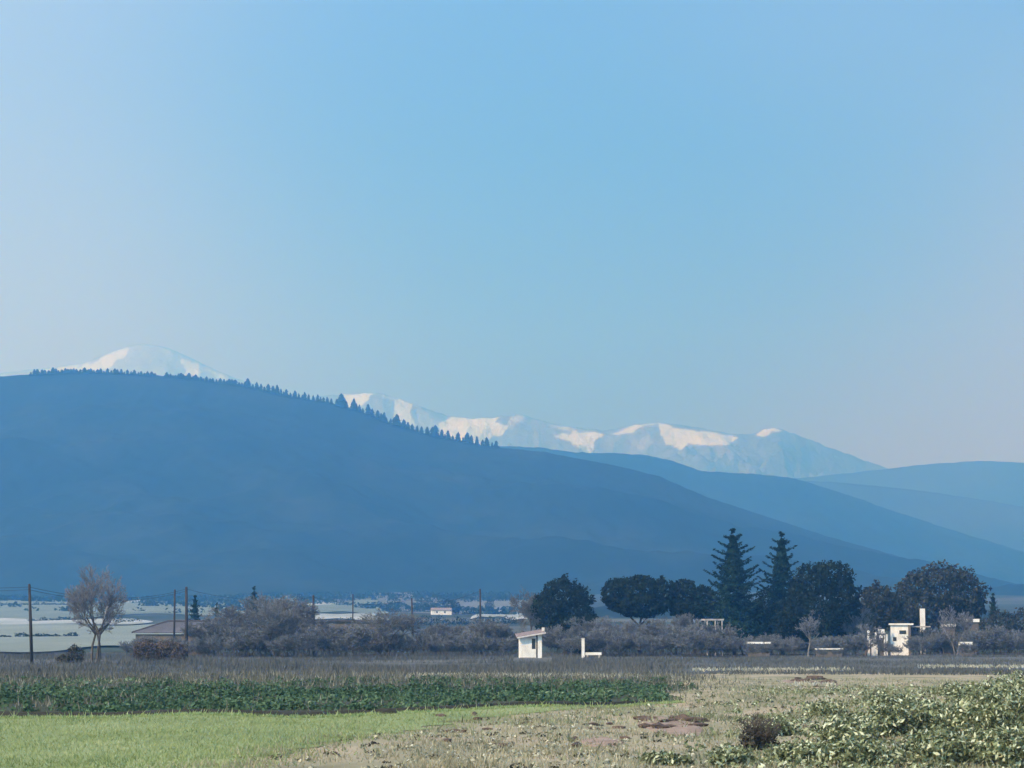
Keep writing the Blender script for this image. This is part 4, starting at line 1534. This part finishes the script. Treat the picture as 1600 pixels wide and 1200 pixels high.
# leafy ground cover and crop: clumps of broad leaves
def leafclumps(name, cx, cy, cz, rad, h, per, size, mat, g, spread=1.0):
    n = len(cx) * per
    D = g.normal(0, 1, (n, 3))
    D /= np.linalg.norm(D, axis=1, keepdims=True)
    rr = np.repeat(rad, per)[:, None] * g.uniform(.35, 1.0, (n, 1))
    hh_ = np.repeat(h, per)
    P = np.stack([np.repeat(cx, per) + D[:, 0] * rr[:, 0], np.repeat(cy, per) + D[:, 1] * rr[:, 0], np.repeat(cz, per) + hh_ * (0.1 + .9 * np.abs(D[:, 2]) * g.uniform(.4, 1, n))], -1)
    N = D.copy()
    N[:, 2] = np.abs(N[:, 2]) + .3
    V, F = leaf_quads(P, N, size, g, aspect=1.0, jitter=.7)
    return mesh_np(name, V, F, mat, kind='stuff')


x, y = scatter(9500, 74, 146)
k = (y > edge_y(x) + .12 + .3 * np.abs(wob(x, y, .8))) & (x < crop_xr(y) - .5 + .6 * wob(x, y, .5)) & (y < 141)
x, y = x[k], y[k]
k = nz2(x, y, .16, 3) + .4 * nz2(x, y, .6, 8) > -.12 + .35 * sstep(105, 140, y) - .2 * sstep(0, 12, x)
x, y = x[k], y[k]
tag(leafclumps('crop_plants', x, y, terr(x, y) + .13, rng.uniform(.2, .45, len(x)), rng.uniform(.15, .42, len(x)), 22, .085, M['crop_leaf'], rng), 'dark green leafy crop behind the green field', 'crop')
# weeds standing through the crop
x, y = scatter(70000, 75, 160)
k = (y > edge_y(x) + .2) & (x < crop_xr(y) + .5 + rng.exponential(.8, len(x))) & (rng.random(len(x)) < .05 + .8 * sstep(98, 140, y) + .06 * (x < -10))
x, y = x[k], y[k]
tag(blades('crop_weeds', x, y, terr(x, y) + .14, rng.uniform(.12, .45, len(x)), rng.uniform(.03, .08, len(x)), leaf_mat('weeds', [(0, (.085, .095, .075)), (.7, (.16, .155, .13)), (1, (.34, .34, .28))], .2), rng, .3), 'dry weeds standing among the dark crop', 'weeds')
# mauve scrub and bare vines behind the crop
x, y = scatter(230000, 128, 430, .30, p=0)
k = (y > 140 + 6 * wob(x, y, .1)) & ((x < crop_xr(y) + 8 * wob(x, y, .08)) | (y > 165 + 12 * wob(x, y, .05)))
k &= ~((y < 323) & (y > 230) & (np.abs(800 + FPX * x / y - 832) < 30) & (y > 250))
x, y = x[k], y[k]
nn = nz2(x, y, .05, 4) + .5 * nz2(x, y, .25, 5)
k = rng.random(len(x)) < .6 + nn
x, y, nn = x[k], y[k], nn[k]
hs = rng.uniform(.15, .55, len(x)) * (1 + nn.clip(-.5, .8)) * np.where(x > crop_xr(y), .55, 1)
tag(blades('scrub', x, y, terr(x, y), hs, rng.uniform(.04, .10, len(x)), M['scrub_twig'], rng, .3), 'mauve-brown dry scrub between the crop and the trees', 'scrub')
# pale dry strips
strips = []
for (pa, pb, py, n) in ((640, 1000, 1058, 2000), (1080, 1330, 1048, 900), (1430, 1620, 1043, 800), (110, 240, 1070, 600), (800, 840, 1060, 300), (1230, 1300, 1075, 300)):
    xx = rng.uniform(pa, pb, n)
    yy = 9020 / (py - 1000 + rng.normal(0, 1.2, n))
    strips.append(np.stack([(xx - 800) / FPX * yy, yy], -1))
q = np.concatenate(strips)
k = nz2(q[:, 0], q[:, 1], .5, 3) > -.1
q = q[k]
tag(blades('pale_grass', q[:, 0], q[:, 1], terr(q[:, 0], q[:, 1]) + .1, rng.uniform(.08, .26, len(q)), rng.uniform(.08, .16, len(q)), leaf_mat('pale straw', [(0, (.30, .30, .22)), (1, (.62, .6, .5))], .3), rng, .4), 'pale straw grass in thin strips behind the crop', 'grass')

# ---- red bare soil and clods on the verge
def soil_patch(px, py, rx, ry, lab):
    cxw, cyw = ground(px, py)
    ax = rx * cyw / FPX
    ay = cyw * cyw / 9020 * ry
    n, m = 36, 10
    V, F = [], []
    for j in range(m + 1):
        for i in range(n):
            a = 2 * math.pi * i / n
            e = 1 + .25 * mn.noise(Vector((math.cos(a) * 2, math.sin(a) * 2, px)))
            rr_ = j / m * e
            x, y = cxw + math.cos(a) * ax * rr_, cyw + math.sin(a) * ay * rr_
            z = float(terr(x, y)) + .015 + .05 * (1 - (j / m) ** 2) * (1 + 1.6 * mn.noise(Vector((x * 1.5, y * 1.5, 0)))) - (.08 if j == m else 0)
            V.append((x, y, z))
    for j in range(m):
        for i in range(n):
            a, b = j * n + i, j * n + (i + 1) % n
            F.append((a, a + n, b + n, b))
    o = mesh_np('bare_soil', np.array(V), np.array(F), M['red_soil'], smooth=True, kind='structure')
    return o


soil_patch(1050, 1136, 48, 13, '')
soil_patch(1272, 1068, 36, 6, '')
soil_patch(940, 1160, 34, 8, '')
rr = random.Random(12)
ck = [rock(rr, (1, .8, .5)) for _ in range(5)]
for m_ in ck:
    m_.materials.append(M['clod'])
groups = [
    (1005, 1095, 1124, 1140, 16, .22, 'dark clod of earth on the reddish bare patch of the verge', 'clods on the reddish soil patch'),
    (1238, 1300, 1060, 1074, 16, .34, 'brown lump of earth on the far soil patch at right', 'lumps on the far soil patch'),
    (680, 1040, 1106, 1170, 26, .14, 'dark clod lying on the dry strip beside the green field', 'clods on the dry strip'),
]
for a, b, c, d, n, s, lab, grp in groups:
    for i in range(n):
        gx, gy = ground(rr.uniform(a, b), rr.uniform(c, d))
        o = bpy.data.objects.new('clod', ck[i % 5])
        COL.objects.link(o)
        q = s * rr.uniform(.5, 1.3)
        o.location = (gx, gy, float(terr(gx, gy)) + q * .2)
        o.rotation_euler = (0, 0, rr.random() * 6)
        o.scale = (q * rr.uniform(1, 2.2), q, q)
        tag(o, lab, 'clod', grp)

# ---- pale-leaved shrubs on the right, each its own plant
def leafy_shrub(loc, seed, rad, h, n, size, lab, mat='pale_leaf', group=None, name='leafy_shrub'):
    g = np.random.default_rng(seed)
    t = thing(name, lab, 'shrub', loc, 0, group)
    bl = []
    r = random.Random(seed)
    for k in range(5):
        a = r.random() * 6.28
        bl.append((math.cos(a) * rad * .45, math.sin(a) * rad * .45, h * r.uniform(.35, .6), rad * r.uniform(.45, .7), rad * r.uniform(.45, .7), h * r.uniform(.3, .42)))
    P, N = crown_points(bl, n, g, .55, (.4, 1.15), 2.5)
    P[:, 2] = np.maximum(P[:, 2], .03)
    N[:, 2] += .4
    V, F = leaf_quads(P, N, size, g, aspect=1.35, jitter=1.0)
    mesh_np('foliage', V, F, M[mat], t, kind='stuff')
    mb = MB()
    for k in range(7):
        a = r.random() * 6.28
        e = Vector((math.cos(a) * rad * .7, math.sin(a) * rad * .7, h * r.uniform(.5, .85)))
        mb.tube([(0, 0, -.1), e * .5 + Vector((0, 0, .05)), e], [.018, .013, .006], 4)
    mb.build('stems', M['bark'], t)
    return t


shr = [  # px, base py, radius px, height px, label
    (1560, 1150, 85, 60, 'largest pale-leaved shrub at the right edge'),
    (1470, 1140, 55, 40, 'pale-leaved shrub left of the largest one at the right edge'),
    (1610, 1100, 70, 42, 'pale-leaved shrub rising behind the largest one, cut by the right edge'),
    (1510, 1092, 45, 20, 'low pale shrub behind the leafy clumps at right'),
    (1400, 1150, 46, 42, 'small pale-leaved shrub in the middle of the right-hand clumps'),
    (1330, 1165, 50, 36, 'spreading pale shrub at the left end of the right-hand clumps'),
    (1460, 1195, 70, 48, 'front pale-leaved shrub at the bottom right of the photo'),
    (1350, 1200, 60, 36, 'low pale shrub at the bottom edge left of the front one'),
    (1250, 1196, 44, 30, 'small pale shrub at the bottom edge right of the dark bush'),
    (1150, 1199, 36, 26, 'straw-green tuft of leaves at the bottom edge under the dark bush'),
    (1590, 1200, 70, 54, 'pale shrub in the bottom right corner'),
    (1220, 1150, 26, 22, 'small pale sprig right beside the dark bush'),
    (1040, 1196, 34, 16, 'lowest leafy tuft at the bottom edge left of the dark bush'),
    (1290, 1120, 34, 18, 'low olive tuft uphill of the right-hand clumps'),
    (1400, 1108, 40, 20, 'low olive tuft behind the right-hand clumps'),
]
for i, (px, py, rp, hp, lab) in enumerate(shr):
    gx, gy = ground(px, py)
    s = gy / FPX
    leafy_shrub((gx, gy, float(terr(gx, gy))), 500 + i, rp * s, hp * s * 1.15, int(1000 + rp * hp * 1.0), .05, lab)
gx, gy = ground(1187, 1172)
db = leafy_shrub((gx, gy, float(terr(gx, gy))), 700, .42, .55, 900, .055, 'ragged dark brown bush standing alone on the verge', 'dark_leaf', name='dark_bush')
th_, tn_ = grow(77, .85, .9, stems=9, trunk=.25, levels=4, lean=.6, r0=.02, split=(2, 3), jit=.6)
tn_[:, 6:8] = np.maximum(tn_[:, 6:8], .006)
V, F = tubes_np(np.concatenate([th_, tn_]), 3)
mesh_np('twigs', V, F, M['bark'], db, kind='stuff')
# low leafy cover between the shrubs
x, y = scatter(9000, 40, 120)
k = (x / y > .085 + .07 * nz2(x, y, .3, 1)) & (nz2(x, y, .5, 12) > .0 - (x / y - .12) * 3.0)
x, y = x[k], y[k]
tag(leafclumps('ground_cover', x, y, terr(x, y), rng.uniform(.1, .3, len(x)), rng.uniform(.08, .26, len(x)), 10, .07, M['pale_leaf'], rng), 'low pale leafy ground cover at the right', 'ground cover')

# pale low tufts and dark little gaps over the whole verge
x, y = scatter(7000, 38, 150)
k = (((x > border_x(y) + .3) & (y < edge_y(x))) | (x > crop_xr(y))) & (nz2(x, y, .8, 31) > .05)
x, y = x[k], y[k]
M['tuft_leaf'] = leaf_mat('pale tuft leaves', [(0.0, (.10, .10, .07)), (0.4, (.26, .26, .18)), (1.0, (.66, .64, .52))], .25)
tag(leafclumps('weed_tufts', x, y, terr(x, y), rng.uniform(.06, .2, len(x)), rng.uniform(.05, .16, len(x)), 9, .05, M['tuft_leaf'], rng), 'pale low weed tufts sprinkled over the dry verge', 'weeds')
x, y = scatter(1500, 38, 140)
k = (((x > border_x(y) - .5) & (y < edge_y(x))) | (x > crop_xr(y))) & (nz2(x, y, .7, 41) > .12)
x, y = x[k], y[k]
tag(leafclumps('dead_tufts', x, y, terr(x, y), rng.uniform(.08, .28, len(x)), rng.uniform(.04, .12, len(x)), 14, .045, M['dark_leaf'], rng), 'dark dead tufts dotted over the dry verge', 'weeds')
